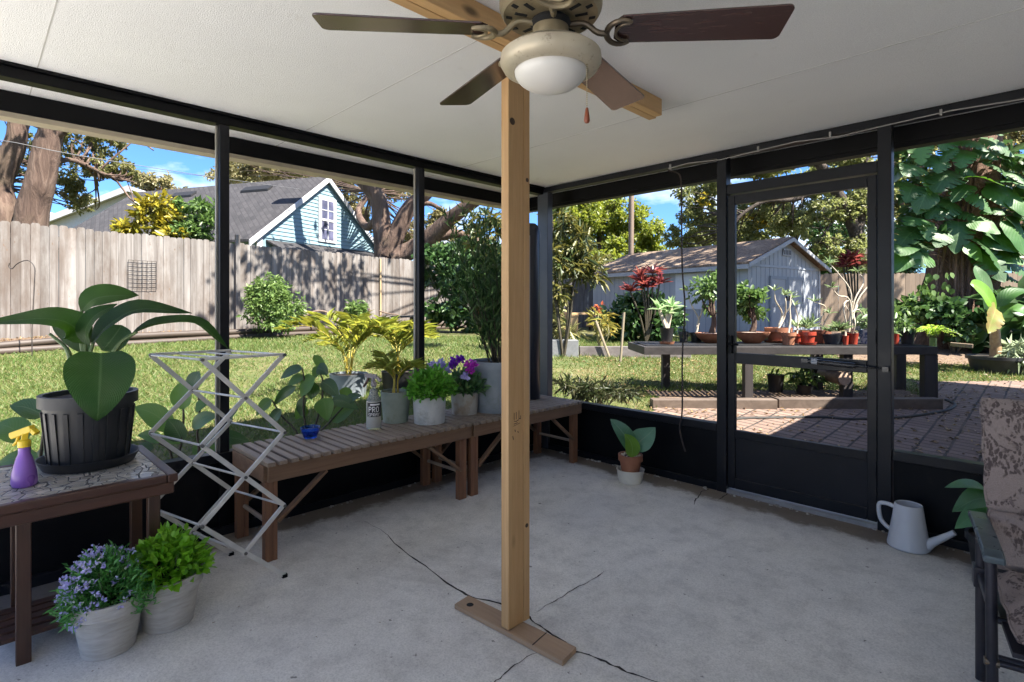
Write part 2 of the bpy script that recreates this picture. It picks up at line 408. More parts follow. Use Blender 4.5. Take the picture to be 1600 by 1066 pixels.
ribbon('floor_crack', [(740, 1100), (770, 1068), (800, 1045), (838, 1020)], .005, .003)
ribbon('floor_crack', [(1085, 790), (1088, 780), (1098, 768), (1108, 763)], .009, .004)
ribbon('floor_crack', [(1120, 782), (1130, 775), (1137, 768)], .007, .003)
b_ = MB(); ys = [-.5, .23, 1.525, 2.82, 4.16]
for i in range(4): b_.bb((XL-.53, ys[i]+.0023, CE), (1.3, ys[i+1]-.0023, CE+.014))
struct(b_.build('ceiling', m_ceil))
b_ = MB()
for y in ys[1:4]: b_.bb((XL-.53, y-.0022, CE-.0012), (1.3, y+.0022, CE+.003))
struct(b_.build('ceiling_seam', MAT('seam_grey', (.42, .41, .39), (.5, .49, .47), scale=5)))
struct(MB().bb((XL-.54, -.5, CE+.016), (1.3, 4.165, CE+.11)).build('roof', m_stucco))
b_ = MB().bb((1.302, -.75, -.1), (1.6, 4.2, 2.9)).bb((.55, 4.22, -.1), (1.6, 10.2, 2.72))
b_.add([(0, 4.2, 2.72), (0, 10.2, 2.72), (4, 10.2, 4.3), (4, 4.2, 4.3), (0, 4.2, 2.82), (0, 10.2, 2.82), (4, 10.2, 4.4), (4, 4.2, 4.4)],
       [(0, 3, 2, 1), (4, 5, 6, 7), (0, 1, 5, 4), (1, 2, 6, 5), (2, 3, 7, 6), (3, 0, 4, 7)])
b_.add([(1.3, -4, 2.55), (1.3, 4.19, 2.55), (5, 4.19, 4), (5, -4, 4), (1.3, -4, 2.65), (1.3, 4.19, 2.65), (5, 4.19, 4.1), (5, -4, 4.1)],
       [(0, 3, 2, 1), (4, 5, 6, 7), (0, 1, 5, 4), (1, 2, 6, 5), (2, 3, 7, 6), (3, 0, 4, 7)])
b_.bb((1.303, -4, -.1), (1.6, -.76, 2.5))
struct(b_.build('house_wall', m_stucco))

m_deck = MAT('white_bounce_deck', (.80, .775, .735), (.85, .825, .785), scale=3, rough=.8)
struct(MB().bb((-14, -14, .0), (1.29, -.77, .06)).build('bounce_deck', m_deck))  # unseen pale deck behind the camera, added to bounce light into the porch
# ---- left screen wall
lw = thing('screen_wall', 'black framed screen wall behind the slatted benches, with low kick panel and slim posts', 'screen wall', (XL, 1.6, 0))
MB().bb((XL-.055, -.5, .012), (XL-.035, YR+.02, .43)).build('kick_panel', m_kick, lw)
MB().bb((XL-.075, -.5, .43), (XL, YR, .482)).bb((XL-.07, -.5, 0), (XL-.005, YR, .05)).build('sill_rail', m_bronze, lw, bevel=.003)
MB().bb((XL-.075, -.5, 2.393), (XL, YR, CE-.016)).bb((XL-.03, -.5, CE-.015), (XL+.022, YR, CE-.001)).build('top_beam', m_black, lw, bevel=.002)
for y in (-.46, 1.056, 2.45):
    MB().bb((XL-.071, y-.026, .483), (XL-.004, y+.026, 2.392)).build('post', m_bronze, lw, bevel=.003)
m_lit_edge = MAT('lit_edge_grey', (.20, .19, .165), (.26, .25, .22), rough=.5, scale=9)  # pale colour stands for outside light on the posts' outer edge
for y in (1.056, 2.45): MB().bb((XL-.066, y-.0345, .484), (XL-.045, y-.0263, 2.391)).build('lit_edge_channel', m_lit_edge, lw)
for y in (-.46, 1.056, 2.45):
    MB().bb((XL-.033, y-.026, .052), (XL-.006, y+.026, .429)).build('post', m_kick, lw, bevel=.003)
# ---- right screen wall with its door
rw = thing('screen_wall', 'dark framed screen wall with a screen door opening onto the brick patio', 'screen wall', (-1.5, YR, 0))
pL, pR = -1.70, -.716
for x0, x1 in ((XL+.06, pL-.04), (pR+.04, 1.3)):
    MB().bb((x0, YR+.03, .012), (x1, YR+.05, .43)).build('kick_panel', m_kick, rw)
    MB().bb((x0, YR, .43), (x1, YR+.075, .485)).bb((x0, YR+.004, 0), (x1, YR+.07, .05)).build('sill_rail', m_bronze, rw, bevel=.003)
MB().bb((XL-.075, YR+.001, 2.41), (1.3, YR+.075, CE-.004)).build('top_beam', m_bronze, rw, bevel=.002)
MB().bb((XL-.072, YR+.001, 0), (XL+.055, YR+.074, 2.409)).build('post', MAT('slate_blue_aluminium', (.045, .05, .062), (.06, .065, .078), rough=.35, scale=4), rw, bevel=.003)
for x in (pL, pR, .5): MB().bb((x-.035, YR-.004, 0), (x+.035, YR+.074, 2.409)).build('post', m_bronze, rw, bevel=.003)
MB().bb((pL+.036, YR, 2.135), (pR-.036, YR+.07, 2.205)).build('door_header', m_bronze, rw, bevel=.003)
MB().bb((pL+.036, YR, 0), (pR-.036, YR+.07, .028)).build('threshold', MAT('light_gap_aluminium', (.30, .30, .31), (.42, .42, .43), rough=.35, metal=.6), rw)  # pale metal stands for the daylight strip in the gap under the door
dx0, dx1 = pL+.04, pR-.04
d_ = MB()
d_.bb((dx0, YR+.012, .04), (dx0+.05, YR+.05, 2.125)).bb((dx1-.05, YR+.012, .04), (dx1, YR+.05, 2.125))
d_.bb((dx0+.051, YR+.012, 2.06), (dx1-.051, YR+.05, 2.125)).bb((dx0+.051, YR+.012, .40), (dx1-.051, YR+.05, .455)).bb((dx0+.051, YR+.012, .04), (dx1-.051, YR+.05, .11)).bb((dx0+.051, YR+.012, .93), (dx1-.051, YR+.05, 1.005))
door = d_.build('screen_door', m_bronze, rw, bevel=.003)
MB().bb((dx0+.052, YR+.026, .112), (dx1-.052, YR+.036, .398)).build('kick_panel', MAT('door_kick_panel', (.007, .007, .009), (.011, .011, .014), rough=.45, scale=3, spec=.25, dirt=(4, .62, (.02, .019, .018))), door)
cl = MB(); y = YR-.03; z = .985
cl.tube([(-1.12, y, z), (-.86, y, z-.012)], .017, 12).tube([(-.86, y, z-.012), (-.70, y, z-.02)], .006, 8).bb((-1.16, YR-.04, z-.012), (-1.12, YR+.011, z+.012)).bb((-.72, YR-.04, z-.035), (-.69, YR-.005, z-.005))
MB().tube([(-1.10, y, z), (-1.065, y, z-.002)], .0185, 12).build('label_band', MAT('grey_band', (.35, .37, .40), rough=.5), cl.build('door_closer', MAT('black_enamel', (.02, .02, .022), rough=.25), door, smooth=True))
MB().bb((dx0+.012, YR-.012, 1.0), (dx0+.036, YR+.011, 1.13)).tube([(dx0+.024, YR-.045, 1.07), (dx0+.1, YR-.05, 1.07)], .008).tube([(dx0+.024, YR-.012, 1.07), (dx0+.024, YR-.045, 1.07)], .008).build('handle', m_black, door, bevel=.002)
for z in (.35, 1.15, 1.9): MB().tube([(dx1+.002, YR+.006, z-.04), (dx1+.002, YR+.006, z+.04)], .007).build('hinge', m_black, door)
# rubble of old paint along the foot of the wall
rb = MB()
for i in range(70):
    x = random.uniform(-3.2, -.2); s = random.uniform(.004, .016)
    rb.box((x, YR-.012+random.uniform(-.02, .008), s*.3), (s*2, s, s*.6), Matrix.Rotation(random.random()*3, 3, 'Z'))
for i in range(40):
    y = random.uniform(1.2, 3.7); s = random.uniform(.004, .012)
    rb.box((XL+.012+random.uniform(-.008, .02), y, s*.3), (s, s*2, s*.6), Matrix.Rotation(random.random()*3, 3, 'Z'))
stuff(tag(rb.build('paint_flakes', MAT('old_white_paint', (.55, .54, .5), (.2, .18, .16), scale=30)), 'white flakes of old paint along the foot of the screen walls', 'flakes'))
db = MB()
for i in range(60):
    x, y = random.uniform(-3.2, .3), random.uniform(.3, 3.7); s = random.uniform(.0015, .004)
    db.box((x, y, s*.25), (s*random.uniform(1, 3), s, s*.4), Matrix.Rotation(random.random()*3, 3, 'Z'))
stuff(tag(db.build('floor_crumbs', MAT('dry_crumbs', (.09, .065, .04), (.38, .34, .28), scale=9)), 'dry crumbs of leaf and soil scattered over the concrete floor', 'debris'))
# ---- gutters outside
for nm, a, bpt, lab in (('gutter', (XL-.55, -.5), (XL-.44, 4.19), 'black roof gutter with a bottom lip above the lawn, coloured tan as if lit from the ground'), ('gutter', (XL-.43, 4.10), (1.3, 4.19), 'dark roof gutter above the brick patio')):
    g = thing(nm, lab, 'gutter', (a[0], a[1], 2.35))
    MB().bb((a[0], a[1], 2.352), (bpt[0], bpt[1], CE-.002)).build('trough', m_black, g, bevel=.004)
    MB().bb((a[0]+.004, a[1]+.004, 2.322), (bpt[0]-.004, bpt[1]-.004, 2.35)).build('bottom_lip', m_lip_lit if a[1] < 0 else m_black, g)
# ---- cable clipped along the beam, and the hanging cord
yb = YR-.012; cb = MB()
xs = [-2.12, -1.95, -1.7, -1.45, -1.2, -.95, -.7, -.4, 0, .5]
cb.tube([(x, yb+.004, 2.402+(.012*math.sin(i*2.1))) for i, x in enumerate(xs)], .0038, 6)
for x in (-2.1, -1.44, -1.0, -.45, .1): cb.bb((x-.006, yb-.004, 2.395), (x+.006, yb+.012, 2.43))
tag(cb.build('white_cable', MAT('white_vinyl', (.26, .25, .235), rough=.5)), 'thin white cable clipped along the beam above the screen door', 'cable')
pts = [YP(1044, 267, 3.8), YP(1058, 270, 3.8), YP(1064, 282, 3.8), YP(1065, 330, 3.8), YP(1066, 420, 3.8), YP(1070, 480, 3.8), YP(1066, 560, 3.8), YP(1066, 640, 3.8), YP(1062, 668, 3.8), YP(1066, 690, 3.8), YP(1071, 706, 3.8)]
tag(MB().tube(curve(pts, 40), .006, 6).build('hanging_cord', MAT('dark_cord', (.02, .015, .014), (.04, .022, .018), rough=.6), smooth=True), 'dark cord hanging down the screen beside the door post', 'cord')

# ---- lumber prop: header, post, foot board
px_, py_ = -1.56, 1.54
hd = thing('ceiling_header', 'doubled pine header plank lying along the white ceiling', 'wood beam', (-1.55, 1.6, 2.36))
MB().bb((-1.600, .3, 2.37), (-1.556, 2.68, CE-.001)).bb((-1.553, .28, 2.37), (-1.509, 2.66, CE-.001)).build('plank', m_pine_y, hd, bevel=.003)
MB().bb((-1.640, .3, 2.415), (-1.602, 2.52, CE-.002)).build('cleat', m_pine_y, hd, bevel=.003)
ps = thing('support_post', 'pine lumber post propping the ceiling in the middle of the patio', 'post', (px_-.02, py_+.06, .024))
MB().bb((px_-.043, py_, .024), (px_, py_+.087, 2.369)).build('main_stud', m_pine, ps, bevel=.003)
MB().bb((px_-.041, py_+.089, .024), (px_+.0015, py_+.124, 2.369)).build('side_stud', m_pine, ps, bevel=.003)
k_ = MB(); M_ = Matrix.Rotation(R(90), 3, 'Y')
c0 = XP(797, 205, px_); k_.lathe([(.001, .002), (.013, .001), (.015, .0)], (px_+.0005, py_+.022, 2.085), 14, M_)
k_.lathe([(.001, .002), (.008, .001), (.009, .0)], (px_+.002, py_+.108, 1.86), 12, M_).lathe([(.001, .002), (.008, .001), (.009, .0)], (px_+.002, py_+.105, .42), 12, M_)
k_.build('knot', MAT('wood_knot', (.03, .014, .006), (.06, .03, .012), scale=60), ps)
st = MB(); zs = .865                              # smudged ink stamp on the post
def ink(y0, z0, y1, z1, w=.0028): st.beam((px_+.0006, py_+y0, zs+z0), (px_+.0006, py_+y1, zs+z1), w, .0008, up=(1, 0, 0))
ink(.032, .005, .032, .034); ink(.044, .006, .044, .036); ink(.032, 0, .048, -.004); ink(.030, -.012, .052, -.009); ink(.060, .005, .060, .04); ink(.060, .008, .070, .004); ink(.070, .004, .070, .018); ink(.028, -.02, .066, -.012, .0018)
ink(.036, -.035, .039, -.045, .004); ink(.052, -.045, .057, -.05, .004); ink(.024, -.06, .028, -.075, .004); ink(.046, .0, .060, .002)
st.build('ink_stamp', MAT('stamp_ink', (.03, .018, .01), (.07, .04, .022), scale=200), ps)
cr4 = [ZP(710, 944, .022), ZP(732, 930, .022), ZP(900.6, 1011, .022), ZP(879, 1033, .022)]
fb = MB().prism(cr4, (0, 0, -.0205)).build('foot_board', m_pine_x, bevel=.002); tag(fb, 'thin pine board lying on the concrete under the post', 'board')
a, bq, c, dd = cr4; e0 = dd.lerp(a, .245); e1 = c.lerp(bq, .245)
MB().beam(e0+V((0, 0, .0004)), e1+V((0, 0, .0004)), .004, .001).build('saw_cut', m_dark, fb)
q = a.lerp(bq, .5).lerp(dd, .10); MB().lathe([(.001, .0006), (.013, .0005), (.016, .0002)], q, 14).build('knot', m_dark, fb)
# ================================================================ ceiling fan
m_brass = MAT('antique_brass', (.36, .30, .19), (.26, .21, .13), rough=.42, metal=.55, scale=14, dirt=(30, .60, (.10, .06, .035)))
m_brass_dk = MAT('dark_bronze_iron', (.10, .075, .05), (.16, .125, .085), rough=.4, metal=.6, scale=12)
m_fitter = MAT('rusty_cream_metal', (.52, .46, .34), (.44, .37, .26), rough=.45, metal=.25, scale=8, dirt=(38, .57, (.09, .045, .025)))
m_glass = MAT('frosted_glass_bowl', (.66, .63, .57), (.70, .67, .62), rough=.35, scale=3)
m_blade, t, b, _ = newmat('walnut_blade')
f = noise(t, 9, 8, (1, 14, 14), .65, dist=.4); c = ramp(t, f, [(.3, (.030, .013, .010)), (.7, (.072, .034, .026))])
t.links.new(c, b.inputs['Base Color']); b.inputs['Roughness'].default_value = .24; b.inputs['Specular IOR Level'].default_value = .8; bumpn(t, b, f, .1, .0006); b.inputs['Coat Weight'].default_value = .15; b.inputs['Coat Roughness'].default_value = .18
FC = CW(.113, 1.59, 0); FZ = 2.15
FZ = 2.128
fan = thing('ceiling_fan', 'five-blade brass ceiling fan with walnut blades and a frosted bowl light', 'ceiling fan', (FC.x, FC.y, CE))
def L_(prof, nm, mt, par=fan, n=40): return MB().lathe(prof, FC, n).build(nm, mt, par, smooth=True)
L_([(.001, CE-.001), (.075, CE-.001), (.075, CE-.03), (.05, CE-.07), (.02, CE-.08), (.02, CE-.12)], 'canopy', m_brass)
L_([(.02, CE-.115), (.10, CE-.12), (.145, CE-.15), (.15, CE-.17), (.15, FZ+.075), (.147, FZ+.066)], 'motor_housing', m_brass)
vp = L_([(.147, FZ+.066), (.138, FZ+.052), (.10, FZ+.046), (.06, FZ+.044), (.02, FZ+.044)], 'vent_plate', m_brass)
s_ = MB()
for k in range(24):
    a = k/24*2*math.pi; ca, sa = math.cos(a), math.sin(a)
    if k % 2 == 0: s_.beam((FC.x+ca*.072, FC.y+sa*.072, FZ+.0455), (FC.x+ca*.108, FC.y+sa*.108, FZ+.047), .012, .004)
    else: s_.beam((FC.x+ca*.112, FC.y+sa*.112, FZ+.048), (FC.x+ca*.130, FC.y+sa*.130, FZ+.0515), .013, .004)
s_.build('vent_slots', m_dark, vp)
L_([(.02, FZ+.043), (.055, FZ+.040), (.06, FZ+.03), (.045, FZ+.008), (.02, FZ)], 'flywheel', m_dark)
L_([(.052, FZ+.02), (.054, FZ-.005), (.052, FZ-.05), (.05, FZ-.058)], 'switch_cup', m_brass)
RZ = 2.055
fit = L_([(.05, FZ-.055), (.085, RZ+.034), (.128, RZ+.022), (.146, RZ+.008), (.148, RZ-.012), (.138, RZ-.030), (.122, RZ-.038), (.110, RZ-.040), (.104, RZ-.034)], 'light_fitter', m_fitter)
bp = [(.106*math.cos(q), RZ-.036-.056*math.sin(q)) for q in [i/12*math.pi/2 for i in range(13)]]
L_([(.110, RZ-.030)]+bp[:-1]+[(.001, RZ-.092)], 'glass_bowl', m_glass, fit)
chx = FC+V((.098*K+.06*K, .098*K-.06*K, 0)); z0 = RZ-.02; ch = MB()
for i in range(26): ch.ball((chx.x, chx.y, z0-.0055*i), .0022, 6, 4)
chn = ch.build('pull_chain', m_brass, fit)
MB().lathe([(.001, 0), (.004, -.004), (.007, -.024), (.0085, -.038), (.006, -.044), (.001, -.046)], (chx.x, chx.y, z0-.142), 14).build('chain_fob', MAT('cherry_fob', (.22, .055, .018), rough=.35), chn, smooth=True)
for i, ang in enumerate((-5, 58, 121, 185, 268)):
    a = R(ang)+R(45); u = V((math.cos(a), math.sin(a), 0)); w = V((-u.y, u.x, 0)); c0 = V((FC.x, FC.y, FZ))
    pit = R(-11); side = (w*math.cos(pit)+V((0, 0, 1))*math.sin(pit)); up = u.cross(side)
    out = []; r0, r1, hw0, hw1 = .185, .665, .056, .069
    for s in (0, 1): pass
    poly = []
    for k in range(9):
        an = math.pi/2*(k/8); poly.append((r1-.02+.02*math.sin(an)*1.0, hw1-.02+.02*math.cos(an)))
    poly = [(r0+.02, hw0)]+poly+[(x, -y) for x, y in reversed(poly)]+[(r0+.02, -hw0), (r0, -hw0+.02), (r0, hw0-.02)]
    # blade is built along its own X so that the grain follows it
    bo = MB().prism([(x, y, 0) for x, y in poly], (0, 0, .006)).build('blade', m_blade, None, bevel=.0015)
    off = bo.location.copy(); bo.parent = fan
    Mx = Matrix((u, side, up)).transposed().to_4x4(); Mx.translation = c0-wl(fan)+up*.004
    bo.matrix_local = Mx @ Matrix.Translation(off)
    ir = MB(); Q = lambda x, y, z=0: c0+u*x+side*y+up*z
    ir.tube(curve([Q(.05, 0, .030), Q(.10, 0, .030), Q(.135, 0, .0), Q(.165, 0, -.006)], 10), .009, 8)
    arc = [Q(.205+.043*math.cos(q)*-1, .050*math.sin(q), -.004) for q in [R(-125)+R(250)*k/16 for k in range(17)]]
    ir.tube(arc, [.005+.004*math.sin(math.pi*k/16) for k in range(17)], 8)
    arc = [Q(.222-.034*math.cos(q), .036*math.sin(q), -.004) for q in [R(-95)+R(190)*k/12 for k in range(13)]]
    ir.tube(arc, .0045, 8)
    ob = ir.build('blade_iron', m_brass_dk if i in (0, 1) else m_brass, fan, smooth=True)
# ================================================================ tiled side table
m_mosaic, t, b, _ = newmat('stone_mosaic')
tcn = nd(t, 'ShaderNodeTexCoord'); vo = nd(t, 'ShaderNodeTexVoronoi', feature='DISTANCE_TO_EDGE'); vc = nd(t, 'ShaderNodeTexVoronoi')
for v in (vo, vc): v.inputs['Scale'].default_value = 23; t.links.new(tcn.outputs['Object'], v.inputs['Vector'])
tile = ramp(t, vc.outputs['Color'], [(.0, (.30, .26, .20)), (.5, (.42, .39, .33)), (1, (.50, .46, .38))])
ed = ramp(t, vo.outputs['Distance'], [(.035, 1.), (.075, 0.)])
t.links.new(mixc(t, ed, tile, (.055, .05, .045)), b.inputs['Base Color'])
t.links.new(ramp(t, vo.outputs['Distance'], [(.03, .75), (.09, .16)]), b.inputs['Roughness'])
bumpn(t, b, ramp(t, vo.outputs['Distance'], [(.0, 0.), (.09, 1.)]), .5, .004)
TX0, TX1, TY0, TY1, TZ = -3.34, -2.655, -.04, .635, .62
tb = thing('side_table', 'dark wood side table with a stone mosaic top holding the big potted plant', 'table', ((TX0+TX1)/2, .3, 0))
top = MB().bb((TX0, TY0, TZ-.035), (TX1, TY0+.04, TZ)).bb((TX0, TY1-.04, TZ-.035), (TX1, TY1, TZ)).bb((TX0, TY0+.0405, TZ-.035), (TX0+.04, TY1-.0405, TZ)).bb((TX1-.04, TY0+.0405, TZ-.035), (TX1, TY1-.0405, TZ))
top.bb((TX0+.015, TY0+.015, TZ-.085), (TX1-.012, TY1-.012, TZ-.036)); top.build('frame', m_tblwood, tb, bevel=.006)
MB().bb((TX0+.041, TY0+.041, TZ-.03), (TX1-.041, TY1-.041, TZ-.002)).build('mosaic_top', m_mosaic, tb)
for x in (-3.08, -2.735):
    for y in (.145, .56): MB().bb((x-.022, y-.022, 0), (x+.022, y+.022, TZ-.086)).build('leg', m_tblwood_z, tb, bevel=.003)
sh = MB()
for x in (-3.03, -2.97, -2.91, -2.85, -2.785): sh.bb((x-.022, .08, .074), (x+.022, .64, .09))
for y in (.145, .56): sh.bb((-3.056, y-.016, .044), (-2.759, y+.016, .0735))
sh.build('slat_shelf', m_tblwood, tb, bevel=.002)
# ---- pots
def potprof(rt, rb, h, rim=.0, rimh=.0, th=.008):
    p = [(.001, 0), (rb, 0), (rb+(rt-rb)*.97*(1-rimh/h), h-rimh-.001)]
    if rim: p += [(rt+rim, h-rimh), (rt+rim, h)]
    else: p += [(rt, h)]
    return p+[(rt-th, h), (rt-th*1.2, h-.02), (rb*.8, h-.035)]
def pot(root, c, rt, rb, h, mat, rim=0., rimh=0., soil=True, name='pot', n=36, ribs=0):
    b_ = MB().lathe(potprof(rt, rb, h, rim, rimh), c, n)
    if ribs:
        for k in range(ribs):
            a = 2*math.pi*k/ribs; ca, sa = math.cos(a), math.sin(a)
            b_.beam((c[0]+ca*(rb+.002), c[1]+sa*(rb+.002), c[2]+.02), (c[0]+ca*(rt-.004), c[1]+sa*(rt-.004), c[2]+h*.78), .018, .008, up=(ca, sa, 0))
    o = b_.build(name, mat, root, smooth=True)
    if soil: MB().lathe([(rt*.97-.006, h-.022), (rt*.6, h-.016), (.001, h-.012)], c, 20).build('soil', m_soil, root, smooth=True)
    return o
def saucer(root, c, r, h, mat, name='saucer'):
    return MB().lathe([(.001, 0), (r*.88, 0), (r, h), (r-.006, h), (r*.86, .006), (.001, .005)], c, 36).build(name, mat, root, smooth=True)
m_big = BIGLEAF('dark_ribbed_leaf', (.014, .048, .008), (.085, .14, .055), rough=.5, trans=.16, nv=30, slope=1.6, tcol=(.08, .24, .01), depth=1.0)
m_big.node_tree.nodes['Principled BSDF'].inputs['Specular IOR Level'].default_value = .28
m_stem = MAT('green_stem', (.05, .09, .025), (.09, .14, .04), scale=20, rough=.5)
p0 = ZP(140, 724, TZ); p0.z = TZ+.001
bp_ = thing('potted_plant', 'large dark-leaved plant in a black ribbed nursery pot on the tiled table', 'potted plant', p0)
saucer(bp_, p0, .19, .042, m_plast); pc = p0+V((0, 0, .007)); pot(bp_, pc, .172, .145, .315, m_plast, .011, .05, ribs=20)
Zp = 2.44
def lf(m, pix, w, nrm, Zs=None, par=None, **kw):
    """a leaf whose midrib passes the given image points at the given depths"""
    Zs = Zs if hasattr(Zs, '__len__') else [Zs]*len(pix)
    return MB().leaf([P(x, y, z) for (x, y), z in zip(pix, Zs)], w, nrm, **kw).build('leaf', m, par, smooth=True, sharp=80)
FWD, RGT, UP = V((-K, K, 0)), V((K, K, 0)), V((0, 0, 1))
TOW = -FWD
lf(m_big, [(126, 486), (148, 467), (182, 462), (217, 462)], .062, TOW*.9+UP*.5, [2.55, 2.56, 2.58, 2.6], bp_, fold=.35, seg=14, wave=.02)
lf(m_big, [(134, 538), (112, 508), (66, 498), (-35, 506)], .066, TOW*.8+UP*.8, [2.42, 2.36, 2.30, 2.25], bp_, fold=.3, seg=14, wave=.03)
lf(m_big, [(136, 540), (134, 515), (150, 492), (184, 475)], .045, TOW+UP*.4, [2.40, 2.36, 2.34, 2.36], bp_, fold=.3, seg=14, wave=.02)
lf(m_big, [(142, 538), (172, 506), (220, 483), (300, 490)], .062, TOW*.75+UP*.8, [2.44, 2.44, 2.46, 2.5], bp_, fold=.35, seg=14, wave=.03)
lf(m_big, [(205, 522), (250, 507), (310, 507), (356, 545)], .052, TOW*.35+UP, [2.50, 2.54, 2.6, 2.62], bp_, fold=.45, seg=14, wave=.03)
lf(m_big, [(158, 552), (157, 580), (155, 615), (152, 658)], .118, (CAM-P(155, 600, 2.2)).normalized()+UP*.15, [2.30, 2.22, 2.19, 2.17], bp_, fold=.18, seg=16, shape='heart', wave=.02)
lf(m_big, [(160, 548), (175, 530), (186, 515), (190, 508)], .09, TOW+UP*.2, [2.6, 2.62, 2.65, 2.66], bp_, fold=.2)
lf(m_big, [(140, 550), (120, 528), (95, 508), (80, 500)], .05, TOW+UP*.3, [2.6, 2.62, 2.65, 2.66], bp_, fold=.2)
s_ = MB()
for pix in ([(112, 572), (104, 545), (78, 522)], [(178, 550), (192, 532), (214, 519)], [(132, 560), (126, 520), (128, 485)], [(136, 610), (134, 570), (132, 515)], [(128, 610), (126, 560), (138, 530)], [(142, 610), (140, 560), (146, 535)], [(152, 610), (152, 570), (156, 553)], [(130, 615), (118, 590), (111, 570)], [(150, 610), (165, 575), (180, 549)]):
    s_.tube(curve([P(x, y, 2.44) for x, y in pix], 8), [.012-.0007*k for k in range(9)], 8)
s_.build('stem', m_stem, bp_, smooth=True)
# ---- purple spray bottle
m_pur = MAT('purple_plastic', (.24, .095, .42), (.29, .13, .48), rough=.3, scale=4); m_pur.node_tree.nodes['Principled BSDF'].inputs['Transmission Weight'].default_value = .15
c = ZP(38, 758, TZ); c.z = TZ+.001
sb = thing('spray_bottle', 'purple spray bottle with a yellow trigger on the tiled table', 'spray bottle', c)
MB().lathe([(.001, 0), (.050, 0), (.056, .012), (.052, .05), (.036, .105), (.026, .125), (.025, .148), (.020, .152)], c, 32, sq=.75).build('bottle', m_pur, sb, smooth=True)
m_yel = MAT('yellow_plastic', (.72, .50, .015), rough=.35)
h = MB().lathe([(.019, .150), (.021, .153), (.021, .176), (.012, .182)], c, 24)
ax = RGT; Q = lambda x, z: c+ax*x+V((0, 0, z))
h.beam(Q(-.048, .196), Q(.034, .226), .026, .026).beam(Q(-.056, .194), Q(-.046, .197), .014, .014).beam(Q(.0, .18), Q(.004, .21), .02, .022)
h.tube(curve([Q(-.022, .196), Q(-.032, .17), Q(-.044, .157)], 6), .006, 8); h.beam(Q(.03, .222), Q(.05, .204), .024, .016)
h.build('trigger_head', m_yel, sb, bevel=.003)
# ================================================================ folding drying rack
m_rack = MAT('beige_aluminium', (.60, .585, .55), (.50, .485, .45), rough=.36, metal=.4, scale=12)
XN, XF, Y0, Y1 = -2.69, -3.13, .735, 1.10
rk = thing('drying_rack', 'folding accordion drying rack of beige aluminium bars between table and bench', 'drying rack', ((XN+XF)/2, .9, 0))
z3, z2, z1 = 1.095, .712, .352
SH = lambda x: -.105*(XN-x)/(XN-XF)
def fb_(x, ya, za, yb, zb, nm='bar', o=0): return MB().beam((x+o, ya, za), (x+o, yb, zb), .009, .021, up=(1, 0, 0)).build(nm, m_rack, rk, bevel=.002) if False else MB().beam((x+o, ya, za), (x+o, yb, zb), .021, .009, up=(1, 0, 0)).build(nm, m_rack, rk, bevel=.002)
for x in (XN, XF):
    for a, bz in ((z3, z2), (z2, z1)):
        fb_(x, Y0+SH(x), a, Y1+SH(x), bz, o=.0055); fb_(x, Y1+SH(x), a, Y0+SH(x), bz, o=-.0055)
    fb_(x, Y0+SH(x), z1, Y1+SH(x), .0085, 'foot_bar', .0055)
    fb_(x, Y1+SH(x), z1, (Y0+Y1)/2-.012+SH(x), z1/2-.012, 'strut', -.0055)
jt = MB()
for y, z in ((Y0, z3), (Y1, z3), (Y0, z2), (Y1, z2), (Y0, z1), (Y1, z1), ((Y0+Y1)/2, (z3+z2)/2), ((Y0+Y1)/2, (z2+z1)/2), ((Y0+Y1)/2, z1/2)):
    MB().tube([(XF+.011, y+SH(XF), z), (XN-.011, y, z)], .0055, 8).build('rod', m_rack, rk, smooth=True)
    for x in (XN, XF): jt.tube([(x-.013, y+SH(x), z), (x+.014, y+SH(x), z)], .008, 8)
jt.build('rivets', MAT('grey_rivet', (.12, .115, .11), rough=.4, metal=.5), rk)
for y in (.86, .98): MB().tube([(XF+.011, y+SH(XF), z3-.002), (XN-.011, y, z3-.002)], .004, 6).build('rod', m_rack, rk)
for x in (XN, XF): MB().beam((x, Y0+SH(x), z3+.003), (x, Y1+SH(x), z3+.003), .018, .012).build('top_rail', m_rack, rk, bevel=.002)
for x in (XN, XF): MB().bb((x-.002, Y1-.012+SH(x), 0), (x+.015, Y1+.012+SH(x), .016)).build('foot_cap', m_black, rk)
# ================================================================ slatted benches
BZ = .527
def bench(y0, y1, label):
    xb, xf = -3.385, -2.875
    r = thing('slatted_bench', label, 'bench', ((xb+xf)/2, (y0+y1)/2, 0), 'slatted benches along the screen')
    MB().bb((xf-.022, y0+.02, BZ-.107), (xf, y1-.001, BZ-.0225)).build('front_rail', m_bench, r, bevel=.003)
    MB().bb((xb, y0+.02, BZ-.107), (xb+.022, y1-.001, BZ-.0225)).build('rear_rail', m_bench, r, bevel=.003)
    for y in (y0+.001, y1-.025): MB().bb((xb+.023, y+.001, BZ-.107), (xf-.023, y+.024, BZ-.0225)).build('end_rail', m_bench, r, bevel=.003)
    n = int((y1-y0)/.0605); st_ = (y1-y0)/n
    for k in range(n):
        y = y0+st_*(k+.5); MB().bb((xb-.004, y-st_*.35, BZ-.022), (xf+.018, y+st_*.35, BZ)).build('slat', m_slat, r, bevel=.003)
    for y in (y0+.055, y1-.045):
        for x in (xb+.046, xf-.046):
            MB().bb((x-.022, y-.042, 0), (x+.022, y-.002, BZ-.023)).bb((x-.022, y+.0, 0), (x+.022, y+.022, BZ-.023)).build('leg', m_bench_z, r, bevel=.002)
        MB().tube([(xb+.069, y, .18), (xf-.069, y, .18)], .012, 8).build('stretcher', m_slat, r)
    for x in (xb+.034, xf-.034):
        for y, s in ((y0+.08, 1), (y1-.07, -1)):
            MB().beam((x, y, .20), (x, y+s*.27, BZ-.115), .018, .036, up=(1, 0, 0)).build('brace', m_bench, r, bevel=.002)
    return r
